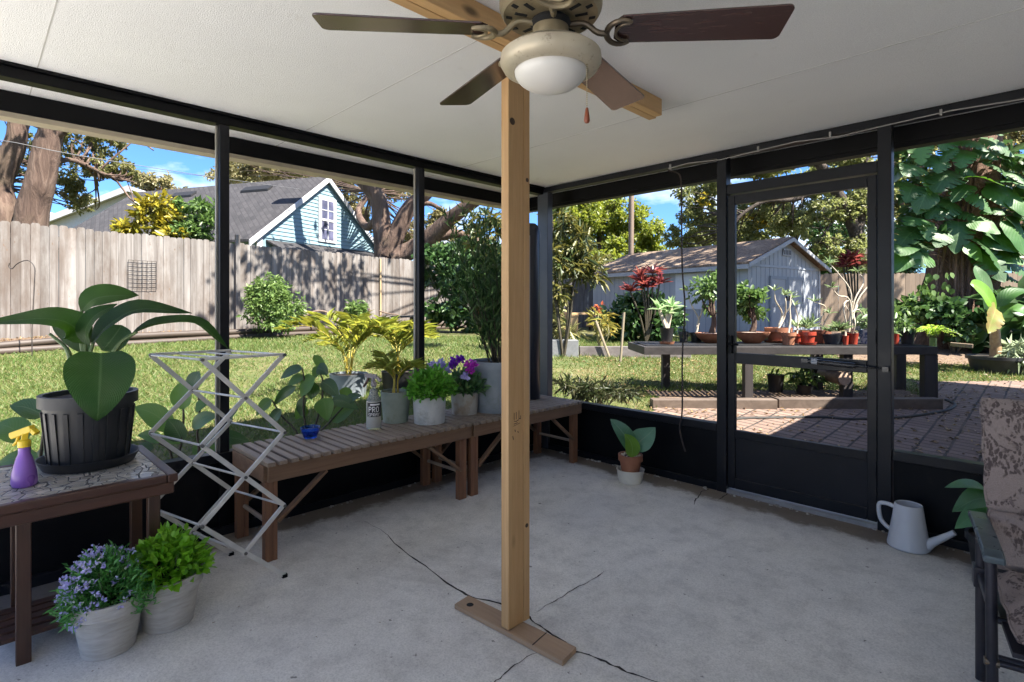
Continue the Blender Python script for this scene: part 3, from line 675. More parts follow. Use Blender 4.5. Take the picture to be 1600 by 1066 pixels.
bench(1.075, 2.475, 'long slatted wooden bench with the blue bowl and clear spray bottle on it')
bench(2.482, 3.72, 'slatted wooden bench in the corner, under the tall grey pot')
# ---- blue glass bowl
c = ZP(485, 684, BZ); c.z = BZ+.001
m_blue, t, b, _ = newmat('blue_glass'); b.inputs['Base Color'].default_value = (.03, .16, .90, 1); b.inputs['Roughness'].default_value = .03; b.inputs['Transmission Weight'].default_value = .9; b.inputs['IOR'].default_value = 1.45
bw = thing('glass_bowl', 'small cobalt blue glass bowl on the slatted bench', 'bowl', c)
MB().lathe([(.001, 0), (.036, 0), (.040, .006), (.055, .045), (.061, .066), (.058, .067), (.050, .043), (.034, .010), (.001, .008)], c, 32).build('bowl', m_blue, bw, smooth=True)
MB().lathe([(.050, .046), (.03, .048), (.001, .049)], c, 24).build('pebbles', MAT('pale_pebbles', (.10, .16, .20), (.3, .38, .36), scale=60, rough=.3, bump=1, bscale=50), bw)
# ---- clear spray bottle with its label
c = ZP(584, 670, BZ); c.z = BZ+.001; c.x = min(c.x, -3.0)
m_clear, t, b, _ = newmat('clear_plastic'); b.inputs['Base Color'].default_value = (.80, .81, .78, 1); b.inputs['Roughness'].default_value = .12; b.inputs['Transmission Weight'].default_value = .75; b.inputs['IOR'].default_value = 1.15
sb = thing('spray_bottle', 'clear spray bottle with a black and white label and grey trigger on the bench', 'spray bottle', c)
hb = .355; prof = [(.001, 0), (.045, 0), (.047, .006), (.047, .165), (.045, .19), (.030, .225), (.024, .255), (.0155, .262), (.0155, .285)]
MB().lathe(prof, c, 36).build('bottle', m_clear, sb, smooth=True)
lab = MB(); zl0, zl1 = .008, .185; tow = math.atan2(-c.y, -c.x)
def wrap(mb, a0, a1, z0, z1, r, n=18):
    vs = []; 
    for k in range(n+1):
        a = tow+a0+(a1-a0)*k/n
        for z in (z0, z1): vs.append((c.x+r*math.cos(a), c.y+r*math.sin(a), c.z+z))
    mb.add(vs, [(2*k, 2*k+2, 2*k+3, 2*k+1) for k in range(n)])
wrap(lab, -1.7, 1.7, zl0+.002, zl1, .0476); lo_ = lab.build('label', MAT('white_label', (.40, .40, .37), (.34, .34, .31), rough=.35), sb, smooth=True)
lab = MB(); wrap(lab, -1.0, 1.6, .085, .178, .0480); lo2 = lab.build('label_panel', MAT('black_label', (.012, .012, .014), rough=.4), lo_, smooth=True)
GL = {'P': ['11110', '10001', '10001', '11110', '10000', '10000', '10000'], 'R': ['11110', '10001', '10001', '11110', '10100', '10010', '10001'], 'O': ['01110', '10001', '10001', '10001', '10001', '10001', '01110'],
      'S': ['01111', '10000', '10000', '01110', '00001', '00001', '11110'], 'A': ['01110', '10001', '10001', '11111', '10001', '10001', '10001'], 'Y': ['10001', '10001', '01010', '00100', '00100', '00100', '00100']}
tx = MB()
def text(word, a0, da, zt, dz):
    for i, ch in enumerate(word):
        for r_, row in enumerate(GL[ch]):
            for k, bit in enumerate(row):
                if bit == '1': wrap(tx, a0+(i*6.2+k)*da, a0+(i*6.2+k+1.08)*da, zt-(r_+1.04)*dz, zt-r_*dz, .0484, 1)
text('PRO', -.72, .082, .152, .0052); text('SPRAY', -.78, .054, .110, .0030)
wrap(tx, -.5, .9, .160, .170, .0484)
tx.build('label_lettering', MAT('white_ink', (.72, .72, .70), rough=.5), lo2)
h = MB().lathe([(.018, .278), (.019, .282), (.019, .305), (.012, .31)], c, 20); m_trig = MAT('grey_trigger', (.30, .27, .27), (.24, .21, .21), rough=.45)
ax = RGT; Q = lambda x, z: c+ax*x+V((0, 0, z))
h.beam(Q(-.055, .353), Q(.02, .342), .026, .028).beam(Q(-.005, .308), Q(-.002, .34), .02, .024).beam(Q(.018, .342), Q(.046, .312), .024, .02)
hh = h.build('trigger_head', m_trig, sb, bevel=.003)
MB().tube(curve([Q(-.032, .342), Q(-.045, .31), Q(-.068, .275)], 6), [.008]*7, 8).build('trigger', MAT('brown_trigger', (.07, .03, .02), rough=.4), hh, smooth=True)
# ---- pots on the benches
m_whitepot = MAT('weathered_white_pot', (.42, .42, .40), (.52, .52, .50), rough=.85, scale=7, bump=.4, bscale=30, dirt=(6, .52, (.27, .27, .22)))
m_paintpot = MAT('flaking_white_pot', (.46, .45, .42), (.36, .34, .29), rough=.85, scale=9, bump=.4, bscale=30, dirt=(5, .5, (.26, .17, .10)))
m_greenpot = MAT('mossy_grey_green_pot', (.20, .24, .20), (.30, .34, .29), rough=.75, scale=6, bump=.3, dirt=(6, .55, (.14, .17, .09)))
m_greypot = MAT('blue_grey_pot', (.17, .20, .225), (.24, .27, .29), rough=.7, scale=6, bump=.35, bscale=16, dirt=(5, .55, (.13, .15, .14)))
m_lime = LEAF('bright_green_leaf', [(.06, .20, .016), (.12, .33, .035), (.20, .43, .06)], trans=.4)
m_sage = LEAF('grey_green_leaf', [(.05, .13, .045), (.09, .20, .07), (.14, .27, .10)], trans=.3)
m_lilac = LEAF('lilac_petal', [(.30, .27, .62), (.47, .43, .80), (.56, .54, .84)], trans=.3)
m_viol = LEAF('violet_petal', [(.16, .015, .42), (.26, .03, .55)], trans=.3)
m_mag = LEAF('magenta_petal', [(.45, .02, .42), (.60, .05, .55)], trans=.3)
def dome(lc, c, r, hgt, n, L, Wd, tm='oval', up=.55, seedj=.2):
    d = rdir(n); d[:, 2] = np.abs(d[:, 2]); ph = RNG.random(3)*6; az = np.arctan2(d[:, 1], d[:, 0])[:, None]; lump = 1+.13*np.sin(3*az+ph[0]+2*d[:, 2:3])+.09*np.sin(7*az+ph[1]-5*d[:, 2:3]); rad = (.45+.55*RNG.random((n, 1))**.5)*lump*(1+seedj*(RNG.random((n, 1))-.5))*np.where(RNG.random((n, 1)) < .06, 1.22, 1.)
    p = np.array(c)+d*rad*np.array([r, r, hgt]); dd = d+np.array([0, 0, up*.3])+.45*RNG.normal(size=(n, 3)); nr = d*.4+np.array([0, 0, 1])+.4*RNG.normal(size=(n, 3))
    return lc.add(tm, p, dd, nr, L*(.7+.6*RNG.random(n)), Wd*(.7+.6*RNG.random(n)))
def floret(lc, c, r, n, L, Wd): 
    p = np.array(c)+rdir(n)*r*RNG.random((n, 1))**.4; return lc.add('oval', p, rdir(n)+np.array([0, 0, .4]), rdir(n), L, Wd)
def sprigs(root, c, r, h, n, mat, name='stem'):
    s_ = MB()
    for _ in range(n):
        a = random.random()*6.28; q = random.random(); s_.tube([V(c)+V((math.cos(a)*r*.3*q, math.sin(a)*r*.3*q, 0)), V(c)+V((math.cos(a)*r*q, math.sin(a)*r*q, h*(.6+.4*random.random())))], .0022, 5)
    s_.build(name, mat, root)
c = ZP(671, 660, BZ); c.z = BZ+.001
r = thing('potted_plant', 'bushy bright green plant in a weathered white pot at the front of the bench', 'potted plant', c, 'pots on the slatted benches')
pot(r, c, .115, .105, .185, m_whitepot); sprigs(r, c+V((0, 0, .16)), .1, .16, 16, m_stem); LC_ = LC(); dome(LC_, c+V((0, 0, .185)), .155, .165, 1500, .036, .024); LC_.build('foliage', m_lime, r)
c = ZP(726, 646, BZ); c.z = BZ+.001
r = thing('potted_plant', 'grey-green plant with violet and magenta flowers in a flaking white pot', 'potted plant', c, 'pots on the slatted benches')
pot(r, c, .105, .095, .165, m_paintpot); sprigs(r, c+V((0, 0, .14)), .1, .17, 16, m_stem)
LC_ = LC(); dome(LC_, c+V((0, 0, .16)), .145, .14, 700, .052, .026); LC_.build('foliage', m_sage, r)
def bloom(px, py, Z, rad, mat, n=70): LC_ = LC(); floret(LC_, P(px, py, Z), rad, n, .03, .026); LC_.build('flower', mat, r)
bloom(708, 568, 4.05, .038, m_viol); bloom(718, 562, 4.1, .025, m_viol, 40); bloom(735, 573, 4.02, .045, m_mag, 80)
for q in ((672, 572), (684, 576), (695, 574), (690, 568), (700, 580), (726, 590), (668, 580), (678, 570)): bloom(q[0], q[1], 3.95, .022, m_lilac, 26)
s_ = MB()
for q in ((708, 570), (735, 575), (684, 576), (726, 590)): s_.tube(curve([c+V((0, 0, .15)), P(q[0]*.5+363, q[1]+20, 4.0), P(q[0], q[1], 4.02)], 6), .0025, 5)
s_.build('flower_stalk', m_stem, r)
# tall grey pot with the wispy dark plant
c = V((-3.10, 2.93, BZ+.001))
r = thing('potted_plant', 'tall wispy dark green plant in a large blue-grey pot on the corner bench', 'potted plant', c, 'pots on the slatted benches')
pot(r, c, .205, .185, .385, m_greypot, .006, .05)
m_wisp = LEAF('dark_needle', [(.025, .07, .02), (.055, .125, .035), (.13, .22, .065)], trans=.3); m_twig = MAT('dark_twig', (.035, .028, .016), (.06, .05, .03), scale=40)
s_ = MB(); LC_ = LC()
for i in range(26):
    a = random.random()*6.28; q = random.random()**.6*.17; b0 = c+V((math.cos(a)*q*.4, math.sin(a)*q*.4, .36)); hh = random.uniform(.55, 1.22); sp = random.uniform(.04, .34)
    lean = V((math.cos(a), math.sin(a), 0))*sp-RGT*.07
    e = b0+lean+V((0, 0, hh)); pts = curve([b0, b0.lerp(e, .5)+V((0, 0, .06)), e], 14); s_.tube(pts, [.006-.00035*k for k in range(15)], 5)
    for k in range(3, 15):
        for _ in range(7):
            p = pts[k]+V((random.gauss(0, .012), random.gauss(0, .012), random.gauss(0, .03)))
            LC_.add('fold', np.array([p]), np.array([[random.gauss(0, .7)+lean.x*.5, random.gauss(0, .7)+lean.y*.5, .55+random.random()]]), rdir(1), random.uniform(.05, .11), random.uniform(.006, .011))
s_.build('stem', m_twig, r, smooth=True); LC_.build('foliage', m_wisp, r)
# mossy pot with yellow palm on the bench end by the screen
m_palm = LEAF('yellow_palm_leaf', [(.14, .23, .03), (.24, .30, .045), (.34, .33, .06), (.18, .27, .045)], trans=.45, tcol=(.6, .58, .08)); m_cane = MAT('yellow_cane', (.45, .32, .03), (.30, .26, .04), scale=20)
def palm(r, base, n, Lr, seed, wl_=.008):
    rs = random.Random(seed); LC_ = LC(); s_ = MB()
    for i in range(n):
        a = 2*math.pi*(i+rs.random()*.6)/n; L = Lr*rs.uniform(.7, 1.1); el = rs.uniform(.95, 1.45); u = V((math.cos(a), math.sin(a), 0))
        p1 = base+u*L*.25*math.cos(el)+V((0, 0, L*.45*math.sin(el))); p2 = base+u*L*(.50-.2*(el-.95))+V((0, 0, L*.78*math.sin(el))); p3 = base+u*L*(.92-.35*(el-.95))+V((0, 0, L*.74*math.sin(el)))
        pts = curve([base+u*.02, p1, p2, p3], 26); s_.tube(pts, [.006-.0002*k for k in range(27)], 5)
        for k in range(9, 27):
            tg = (pts[k]-pts[k-1]).normalized(); sd = tg.cross(V((0, 0, 1))); sd = sd.normalized() if sd.length > .01 else RGT; ll = L*.30*math.sin(math.pi*((k-7)/21)**.8)+.04
            for s in (-1, 1):
                for q in (0,):
                    dd = sd*s*.9+tg*.65+V((0, 0, .38+rs.gauss(0, .14))); LC_.add('fold', np.array([pts[k]-tg*q*.02]), np.array([dd]), np.array([[rs.gauss(0, .7), rs.gauss(0, .7), 1]]), ll*rs.uniform(.85, 1.1), wl_)
    s_.build('frond_stalk', m_cane, r, smooth=True); LC_.build('frond_leaflets', m_palm, r)
c = V((-3.275, 2.12, BZ+.001))
r = thing('potted_palm', 'yellow-green palm in a mossy grey-green pot on the bench beside the screen', 'potted plant', c, 'pots on the slatted benches')
pot(r, c, .105, .085, .215, m_greenpot); palm(r, c+V((0, 0, .2)), 5, .30, 3, .007)
# dark rolled screen standing in the corner
c = V((-3.27, 3.50, BZ+.001)); m_roll = MAT('navy_vinyl', (.012, .014, .022), (.022, .025, .036), rough=.35, scale=3)
rl = thing('rolled_shade', 'dark rolled-up shade standing upright in the corner on the bench', 'roll', c)
MB().lathe([(.001, 0), (.082, 0), (.085, .004), (.085, 1.47), (.072, 1.51), (.045, 1.535), (.001, 1.54)], c, 30).build('roll', m_roll, rl, smooth=True)
MB().bb((c.x+.02, c.y-.105, c.z), (c.x+.07, c.y-.076, c.z+1.42)).build('edge_flap', MAT('grey_vinyl', (.20, .21, .23), rough=.4), rl, bevel=.004)
# ================================================================ small things on the floor
m_white = MAT('cream_glaze', (.58, .55, .47), (.66, .63, .55), rough=.35, scale=6, dirt=(8, .6, (.42, .38, .30)))
c = ZP(985, 753, 0); c.z = .001
r = tag(MB().lathe([(.001, 0), (.082, 0), (.094, .03), (.100, .085), (.106, .098), (.100, .100), (.090, .085), (.076, .016), (.001, .012)], c, 40).build('white_bowl', m_white, smooth=True), 'white fluted bowl on the concrete under the small terracotta pot', 'bowl')
r.location = r.location
fl_ = MB()
c2 = c+V((0, 0, .075))
r = thing('potted_plant', 'young plant with three upright leaves in a small terracotta pot by the wall', 'potted plant', c2)
pot(r, c2, .088, .066, .135, m_terra, .004, .045)
m_young = BIGLEAF('bluish_green_leaf', (.06, .16, .10), (.16, .28, .18), rough=.35, trans=.2, nv=14, slope=1.6, tcol=(.10, .25, .05)); m_ylime = BIGLEAF('lime_leaf', (.14, .30, .03), (.25, .42, .10), rough=.4, trans=.35, nv=12, slope=1.6, tcol=(.3, .5, .03))
Zc = 4.06
lf(m_young, [(988, 708), (982, 690), (970, 672), (954, 655)], .062, TOW+UP*.4, [Zc, Zc-.02, Zc-.02, Zc+.02], r, fold=.35, shape='lance')
lf(m_young, [(990, 705), (1000, 690), (1012, 680), (1024, 668)], .085, TOW+UP*.35-RGT*.2, [Zc, Zc, Zc, Zc], r, fold=.2)
lf(m_ylime, [(987, 715), (988, 700), (984, 688), (976, 678)], .055, TOW, [Zc-.01, Zc-.04, Zc-.05, Zc-.05], r, fold=.3)
MB().tube([c2+V((0, 0, .11)), P(987, 712, Zc), P(988, 704, Zc)], [.009, .008, .006], 8).build('stem', m_stem, r, smooth=True)
pb = MB()
for _ in range(26): a = random.random()*6.28; q = random.random()**.5*.07; pb.ball((c2.x+q*math.cos(a), c2.y+q*math.sin(a), c2.z+.124), random.uniform(.006, .012), 7, 5)
pb.build('pebbles', MAT('tan_pebble', (.42, .34, .24), (.55, .48, .38), scale=30), r, smooth=True)
# watering can
m_can = MAT('pale_grey_plastic', (.46, .47, .49), (.52, .53, .55), rough=.42, scale=4, dirt=(5, .66, (.36, .36, .36)))
c = V((-.575, 3.68, .001))
wc = thing('watering_can', 'pale grey watering can standing on the floor beside the door post', 'watering can', c)
MB().lathe([(r_*.84, z_*.88) for r_, z_ in [(.001, 0), (.108, 0), (.118, .008), (.119, .02), (.113, .045), (.094, .16), (.077, .268), (.074, .272), (.071, .268), (.088, .16), (.105, .04), (.10, .02), (.001, .015)]], c, 44).build('body', m_can, wc, smooth=True)
CAX = V((.995, -.10, 0)); Q = lambda x, z, y=0: c+CAX*x*.86+FWD*y+V((0, 0, z*.88))
MB().tube(curve([Q(.095, .045), Q(.13, .075), Q(.19, .125), Q(.235, .165)], 10), [.032, .030, .026, .023, .021, .019, .018, .0165, .0155, .0145, .014], 14).build('spout', m_can, wc, smooth=True)
MB().tube(curve([Q(-.078, .235), Q(-.115, .243), Q(-.158, .235), Q(-.166, .20), Q(-.155, .135), Q(-.125, .10), Q(-.100, .085)], 20), .0115, 10).build('handle', m_can, wc, smooth=True)
# leaves of the plant behind the chair
c = V((-.20, 3.58, .001)); r = thing('potted_plant', 'broad ribbed leaves rising from a dark pot behind the patterned chair', 'potted plant', c)
pot(r, c, .12, .095, .2, m_plast, .006, .03)
m_rib = BIGLEAF('blue_green_ribbed_leaf', (.09, .24, .14), (.20, .36, .25), rough=.35, trans=.3, nv=26, slope=1.7, tcol=(.1, .3, .03), depth=.6)
lf(m_rib, [(1556, 790), (1540, 766), (1510, 758), (1476, 762)], .042, TOW*.5+UP-RGT*.3, [2.66, 2.6, 2.55, 2.52], r, fold=.25, seg=14)
lf(m_rib, [(1560, 800), (1545, 780), (1520, 782), (1488, 800)], .060, TOW*.6+UP*.8, [2.6, 2.55, 2.48, 2.42], r, fold=.2, seg=14)
lf(m_rib, [(1560, 815), (1545, 800), (1520, 806), (1492, 826)], .058, TOW*.8+UP*.6, [2.6, 2.52, 2.42, 2.38], r, fold=.2, seg=14)
lf(m_rib, [(1565, 800), (1575, 770), (1590, 758), (1610, 760)], .07, TOW*.5+UP*.8, [2.66, 2.66, 2.66, 2.64], r, fold=.2, seg=14)
s_ = MB()
for p in (P(1556, 790, 2.66), P(1560, 800, 2.6), P(1560, 815, 2.6), P(1565, 800, 2.66)): s_.tube(curve([c+V((0, 0, .18)), (c+p)*.5+V((0, 0, .06)), p], 6), .006, 6)
s_.build('stem', m_stem, r)
# ================================================================ patterned folding chair
m_frame = MAT('dark_steel_tube', (.022, .021, .027), (.035, .033, .042), rough=.38, metal=.3, scale=9)
m_arm = MAT('teal_black_armrest', (.045, .062, .070), (.075, .10, .11), rough=.3, scale=14, dirt=(30, .6, (.13, .15, .16)))
m_cush, t, b, _ = newmat('faded_floral_fabric')
f1 = noise(t, 5.5, 3, dist=2.2); f2 = noise(t, 26, 4, dist=2.5); f3 = noise(t, 300, 2)
tcv = nd(t, 'ShaderNodeTexCoord'); vrn = nd(t, 'ShaderNodeTexVoronoi'); vrn.inputs['Scale'].default_value = 1; vrn.inputs['Randomness'].default_value = .8
mpv = nd(t, 'ShaderNodeMapping'); mpv.inputs['Scale'].default_value = (95, 42, 42); mpv.inputs['Rotation'].default_value = (.5, .4, .6); nzv = nd(t, 'ShaderNodeTexNoise'); nzv.inputs['Scale'].default_value = 38; nzv.inputs['Detail'].default_value = 3; t.links.new(tcv.outputs['Object'], nzv.inputs['Vector'])
vav = nd(t, 'ShaderNodeVectorMath', operation='MULTIPLY_ADD'); t.links.new(nzv.outputs['Color'], vav.inputs[0]); vav.inputs[1].default_value = (2.2, 2.2, 2.2); t.links.new(tcv.outputs['Object'], mpv.inputs[0]); t.links.new(mpv.outputs[0], vav.inputs[2]); t.links.new(vav.outputs[0], vrn.inputs['Vector'])
fl2 = mth(t, 'MULTIPLY', ramp(t, f1, [(.49, 0.), (.53, 1.)]), mth(t, 'MULTIPLY', ramp(t, vrn.outputs['Distance'], [(.42, 1.), (.62, 0.)]), ramp(t, f2, [(.30, .25), (.5, .9)])))
c = mixc(t, fl2, ramp(t, noise(t, 4, 4), [(.3, (.20, .155, .14)), (.7, (.29, .235, .21))]), (.055, .038, .036))
t.links.new(mixc(t, .5, c, ramp(t, f3, [(.3, .6), (.7, 1.2)]), 'MULTIPLY'), b.inputs['Base Color']); b.inputs['Roughness'].default_value = .9; bumpn(t, b, f3, .3, .001); bumpn(t, b, noise(t, 7, 3), .5, .02)
ch_o = V((.09, 2.5, 0)); chair = thing('patio_chair', 'folding patio chair with faded floral cushion at the right edge', 'chair', ch_o)
def cushion(c0, c1, w, th, nx=14, nz=12, seed=1):
    rs = random.Random(seed); a = V(c0); bb_ = V(c1); d = (bb_-a); n = V((1, 0, 0)).cross(d).normalized(); b_ = MB(); vs = []; fs = []
    for s in (1, -1):
        for i in range(nz+1):
            for k in range(nx+1):
                u = k/nx*2-1; v = i/nz*2-1; e = max(0, (1-abs(u)**6))*max(0, (1-abs(v)**6)); puff = th*.5*(.15+.85*e**.4)*(1-.10*math.sin(v*7))+rs.gauss(0, .0022)
                vs.append(a+d*(i/nz)+V((1, 0, 0))*(u*w/2*(1+.012*math.sin(v*9+1)))+n*s*puff)
    W_ = nx+1; N = W_*(nz+1)
    for i in range(nz):
        for k in range(nx):
            q = i*W_+k; fs.append((q, q+1, q+W_+1, q+W_)); fs.append((N+q, N+q+W_, N+q+W_+1, N+q+1))
    for k in range(nx): fs.append((k, N+k, N+k+1, k+1)); q = nz*W_+k; fs.append((q, q+1, N+q+1, N+q))
    for i in range(nz): q = i*W_; fs.append((q, q+W_, N+q+W_, N+q)); q = i*W_+nx; fs.append((q, N+q, N+q+W_, q+W_))
    o = b_.add(vs, fs).build('x', m_cush, chair, smooth=True); pp_ = MB(); q = []
    for u, v in [(-1, k/8) for k in range(9)]+[(k/6*2-1, 1) for k in range(1, 7)]+[(1, 1-k/8) for k in range(1, 9)]+[(1-k/6*2, 0) for k in range(1, 7)]: q.append(a+d*v+V((1, 0, 0))*(u*w/2*(1.008+.012*math.sin((v*2-1)*9+1))))
    pp_.tube(q, .0055, 6).build('piping', m_cush, o, smooth=True); return o
cx = .105
o = cushion((cx, 2.68, .60), (cx, 2.83, .975), .575, .07); o.name = 'back_cushion'
o = cushion((cx, 2.62, .41), (cx, 2.685, .595), .56, .07, seed=2); o.name = 'lumbar_cushion'
o = cushion((cx, 2.14, .385), (cx, 2.60, .395), .56, .085, seed=3); o.name = 'seat_cushion'
for s in (-1, 1):
    x = cx+s*.315
    MB().tube([(x, 2.60, .006), (x, 2.60, .54)], .0155, 12).build('leg', m_frame, chair, smooth=True)
    MB().tube([(x+s*-.004, 2.35, .006), (x, 2.36, .54)], .0155, 12).build('leg', m_frame, chair, smooth=True)
    pr = MB(); w = .027
    pts = [(2.28, .548), (2.32, .560), (2.45, .566), (2.60, .566), (2.70, .562)]
    pr.prism([(x-w, a, b_+.011) for a, b_ in pts]+[(x-w, a, b_-.011) for a, b_ in reversed(pts)], (2*w, 0, 0))
    pr.build('armrest', m_arm, chair, bevel=.006)
    MB().tube([(x-s*.02, 2.66, .30), (x-s*.08, 2.875, .93)], .013, 10).build('back_upright', m_frame, chair, smooth=True)
    MB().bb((x-.022, 2.57, .34), (x+.022, 2.63, .41)).bb((x-.012, 2.36, .37), (x+.012, 2.58, .395)).build('bracket', m_frame, chair, bevel=.003)
for y, z in ((2.36, .20), (2.60, .10), (2.36, .335), (2.60, .335)): MB().tube([(cx-.30, y, z), (cx+.30, y, z)], .011, 10).build('crossbar', m_frame, chair, smooth=True)
MB().bb((cx-.29, 2.16, .325), (cx+.29, 2.62, .34)).build('seat_sling', m_frame, chair)
MB().tube([(cx-.315-.017, 2.353, .20), (cx-.315+.02, 2.353, .20)], .013, 10).build('pivot_bolt', m_brass_dk, chair)
chair.location = (.125, 2.5, 0); chair.rotation_euler = (0, 0, R(10))
# ================================================================ two stone-look pots on the floor by the table
m_stone, t, b, _ = newmat('brushed_stone_pot')
f = noise(t, 14, 6, (1, 1, 5), .6, dist=.5); c = ramp(t, f, [(.3, (.34, .32, .285)), (.7, (.48, .46, .42))]); t.links.new(c, b.inputs['Base Color']); b.inputs['Roughness'].default_value = .8; bumpn(t, b, f, .4, .006)
m_lobel = LEAF('lobelia_leaf', [(.05, .19, .04), (.09, .28, .06), (.17, .38, .11)], trans=.35)
c = ZP(166, 1002, 0); c.z = .001; c.x = max(c.x, -2.615)
r = thing('potted_plant', 'trailing blue lobelia in a stone-look pot on the floor by the table', 'potted plant', c, 'stone-look pots on the floor')
pot(r, c, .122, .088, .21, m_stone, .004, .05)
LC_ = LC(); dome(LC_, c+V((0, 0, .20))-RGT*.005, .122, .150, 2000, .034, .008, 'fold', 1.0); p = c+V((0, 0, .205))-RGT*.045+TOW*.085
floret(LC_, p, .07, 260, .035, .008); floret(LC_, p-RGT*.01-UP*.02+TOW*.02, .045, 110, .035, .008); floret(LC_, c+V((0, 0, .2))+RGT*.12, .06, 160, .035, .008); LC_.build('foliage', m_lobel, r)
LC_ = LC(); LW = LC()
for i in range(330):
    d = rdir(1)[0]; d[2] = abs(d[2]); q = np.array(c)+np.array([0, 0, .2])-np.array(RGT)*.02+d*np.array([.138, .138, .180])*random.uniform(.85, 1.08)
    if d.dot(np.array(RGT)) > .2 and random.random() < .5: continue
    for _ in range(5): (LC_ if random.random() < .86 else LW).add('oval', q[None]+RNG.normal(size=(1, 3))*.003, rdir(1)+np.array([[0, 0, .3]]), rdir(1), .0135, .009)
for i in range(60):
    q = np.array(p)+rdir(1)[0]*.06-np.array([0, 0, .02]); 
    for _ in range(5): LC_.add('oval', q[None]+RNG.normal(size=(1, 3))*.003, rdir(1), rdir(1), .0135, .009)
stuff(LC_.build('flowers', m_lilac, r)); stuff(LW.build('pale_flowers', LEAF('white_petal', [(.6, .62, .6), (.7, .7, .72)]), r)); sprigs(r, c+V((0, 0, .18)), .13, .17, 40, m_stem)
c = ZP(263, 972, 0); c.z = .001
r = thing('potted_plant', 'leafy lime green plant in a stone-look pot on the floor', 'potted plant', c, 'stone-look pots on the floor')
pot(r, c, .125, .092, .21, m_stone, .004, .05)
m_limeb = LEAF('lime_green_leaf', [(.10, .26, .012), (.17, .38, .02), (.26, .48, .04)], trans=.4)
sprigs(r, c+V((0, 0, .18)), .13, .15, 26, m_stem); LC_ = LC(); dome(LC_, c+V((0, 0, .20)), .135, .155, 1000, .038, .027); LC_.build('foliage', m_limeb, r)
# ================================================================ ground, lawn, pavers
m_lawn, t, b, _ = newmat('lawn_soil')
f1 = noise(t, .5, 6, rough=.7); f2 = noise(t, 7, 6, rough=.75); f3 = noise(t, 60, 3)
c = ramp(t, f1, [(.35, (.06, .085, .016)), (.5, (.09, .10, .025)), (.65, (.16, .13, .055))])
c = mixc(t, ramp(t, f2, [(.5, 0.), (.7, .8)]), c, (.20, .15, .085)); c = mixc(t, .7, c, ramp(t, f3, [(.3, .5), (.7, 1.4)]), 'MULTIPLY')
t.links.new(c, b.inputs['Base Color']); b.inputs['Roughness'].default_value = .95; bumpn(t, b, f3, .8, .03)
def ax_(lo, hi, st, extra): return sorted(set([round(lo+st*i, 3) for i in range(int((hi-lo)/st)+1)]+list(extra)))
hx0, hx1, hy0, hy1 = XL-.085, 1.5, -.76, YR+.085
gx = ax_(-42, 24, .75, [-300, -150, -80, 60, 150, 300, hx0, hx1]); gy = ax_(-9, 45, .75, [-200, -60, 70, 120, 300, hy0, hy1])
vs = []; fs = []; nx = len(gx)
for y in gy:
    for x in gx: vs.append((x, y, ground(x, y)))
for j in range(len(gy)-1):
    for i in range(nx-1):
        xm, ym = (gx[i]+gx[i+1])/2, (gy[j]+gy[j+1])/2
        if hx0 < xm < hx1 and hy0 < ym < hy1: continue
        q = j*nx+i; fs.append((q, q+1, q+nx+1, q+nx))
struct(MB().add(vs, fs).build('ground', m_lawn, smooth=True))
# pavers
PAV = [(-2.95, 3.95), (.56, 3.95), tuple(CW(8.4, 7.85)[:2]), tuple(CW(5.75, 7.75)[:2]), tuple(CW(5.05, 6.5)[:2]), tuple(CW(1.7, 6.18)[:2]), (-3.1, 4.9)]
def inpoly(x, y, pl):
    r = False; j = len(pl)-1
    for i in range(len(pl)):
        if (pl[i][1] > y) != (pl[j][1] > y) and x < (pl[j][0]-pl[i][0])*(y-pl[i][1])/(pl[j][1]-pl[i][1])+pl[i][0]: r = not r
        j = i
    return r
m_pav, t, b, _ = newmat('brick_pavers')
tcn = nd(t, 'ShaderNodeNewGeometry'); sp = nd(t, 'ShaderNodeSeparateXYZ'); cb_ = nd(t, 'ShaderNodeCombineXYZ'); t.links.new(tcn.outputs['Position'], sp.inputs[0])
nz1 = noise(t, 3, 3); 
t.links.new(mth(t, 'ADD', sp.outputs[1], mth(t, 'MULTIPLY', nz1, .03)), cb_.inputs[0]); t.links.new(mth(t, 'ADD', sp.outputs[0], mth(t, 'MULTIPLY', nz1, .03)), cb_.inputs[1])
br = nd(t, 'ShaderNodeTexBrick'); t.links.new(cb_.outputs[0], br.inputs['Vector'])
for k, v in (('Scale', 1), ('Mortar Size', .011), ('Mortar Smooth', .25), ('Bias', 0), ('Brick Width', .115), ('Row Height', .215)): br.inputs[k].default_value = v
br.inputs['Color1'].default_value = (.16, .102, .078, 1); br.inputs['Color2'].default_value = (.23, .158, .125, 1); br.inputs['Mortar'].default_value = (.02, .017, .015, 1)
f1 = noise(t, 2.2, 6, rough=.7); c = mixc(t, ramp(t, f1, [(.4, 0.), (.7, .7)]), br.outputs['Color'], (.14, .10, .078))
f3 = noise(t, 90, 3); c = mixc(t, .7, c, ramp(t, f3, [(.3, .6), (.7, 1.25)]), 'MULTIPLY')
t.links.new(c, b.inputs['Base Color']); b.inputs['Roughness'].default_value = .85
bumpn(t, b, mth(t, 'SUBTRACT', 1, br.outputs['Fac']), .6, .012); bumpn(t, b, f3, .3, .004)
st = .06; vs = []; fs = []; ix = {}
x0, y0 = -3.3, 3.94
def vid(i, j):
    if (i, j) not in ix: x, y = x0+i*st, y0+j*st; ix[(i, j)] = len(vs); vs.append((x, y, ground(x, y)+.012))
    return ix[(i, j)]
for i in range(100):
    for j in range(150):
        if inpoly(x0+(i+.5)*st, y0+(j+.5)*st, PAV): fs.append((vid(i, j), vid(i+1, j), vid(i+1, j+1), vid(i, j+1)))
struct(MB().add(vs, fs).build('brick_patio', m_pav, smooth=True))
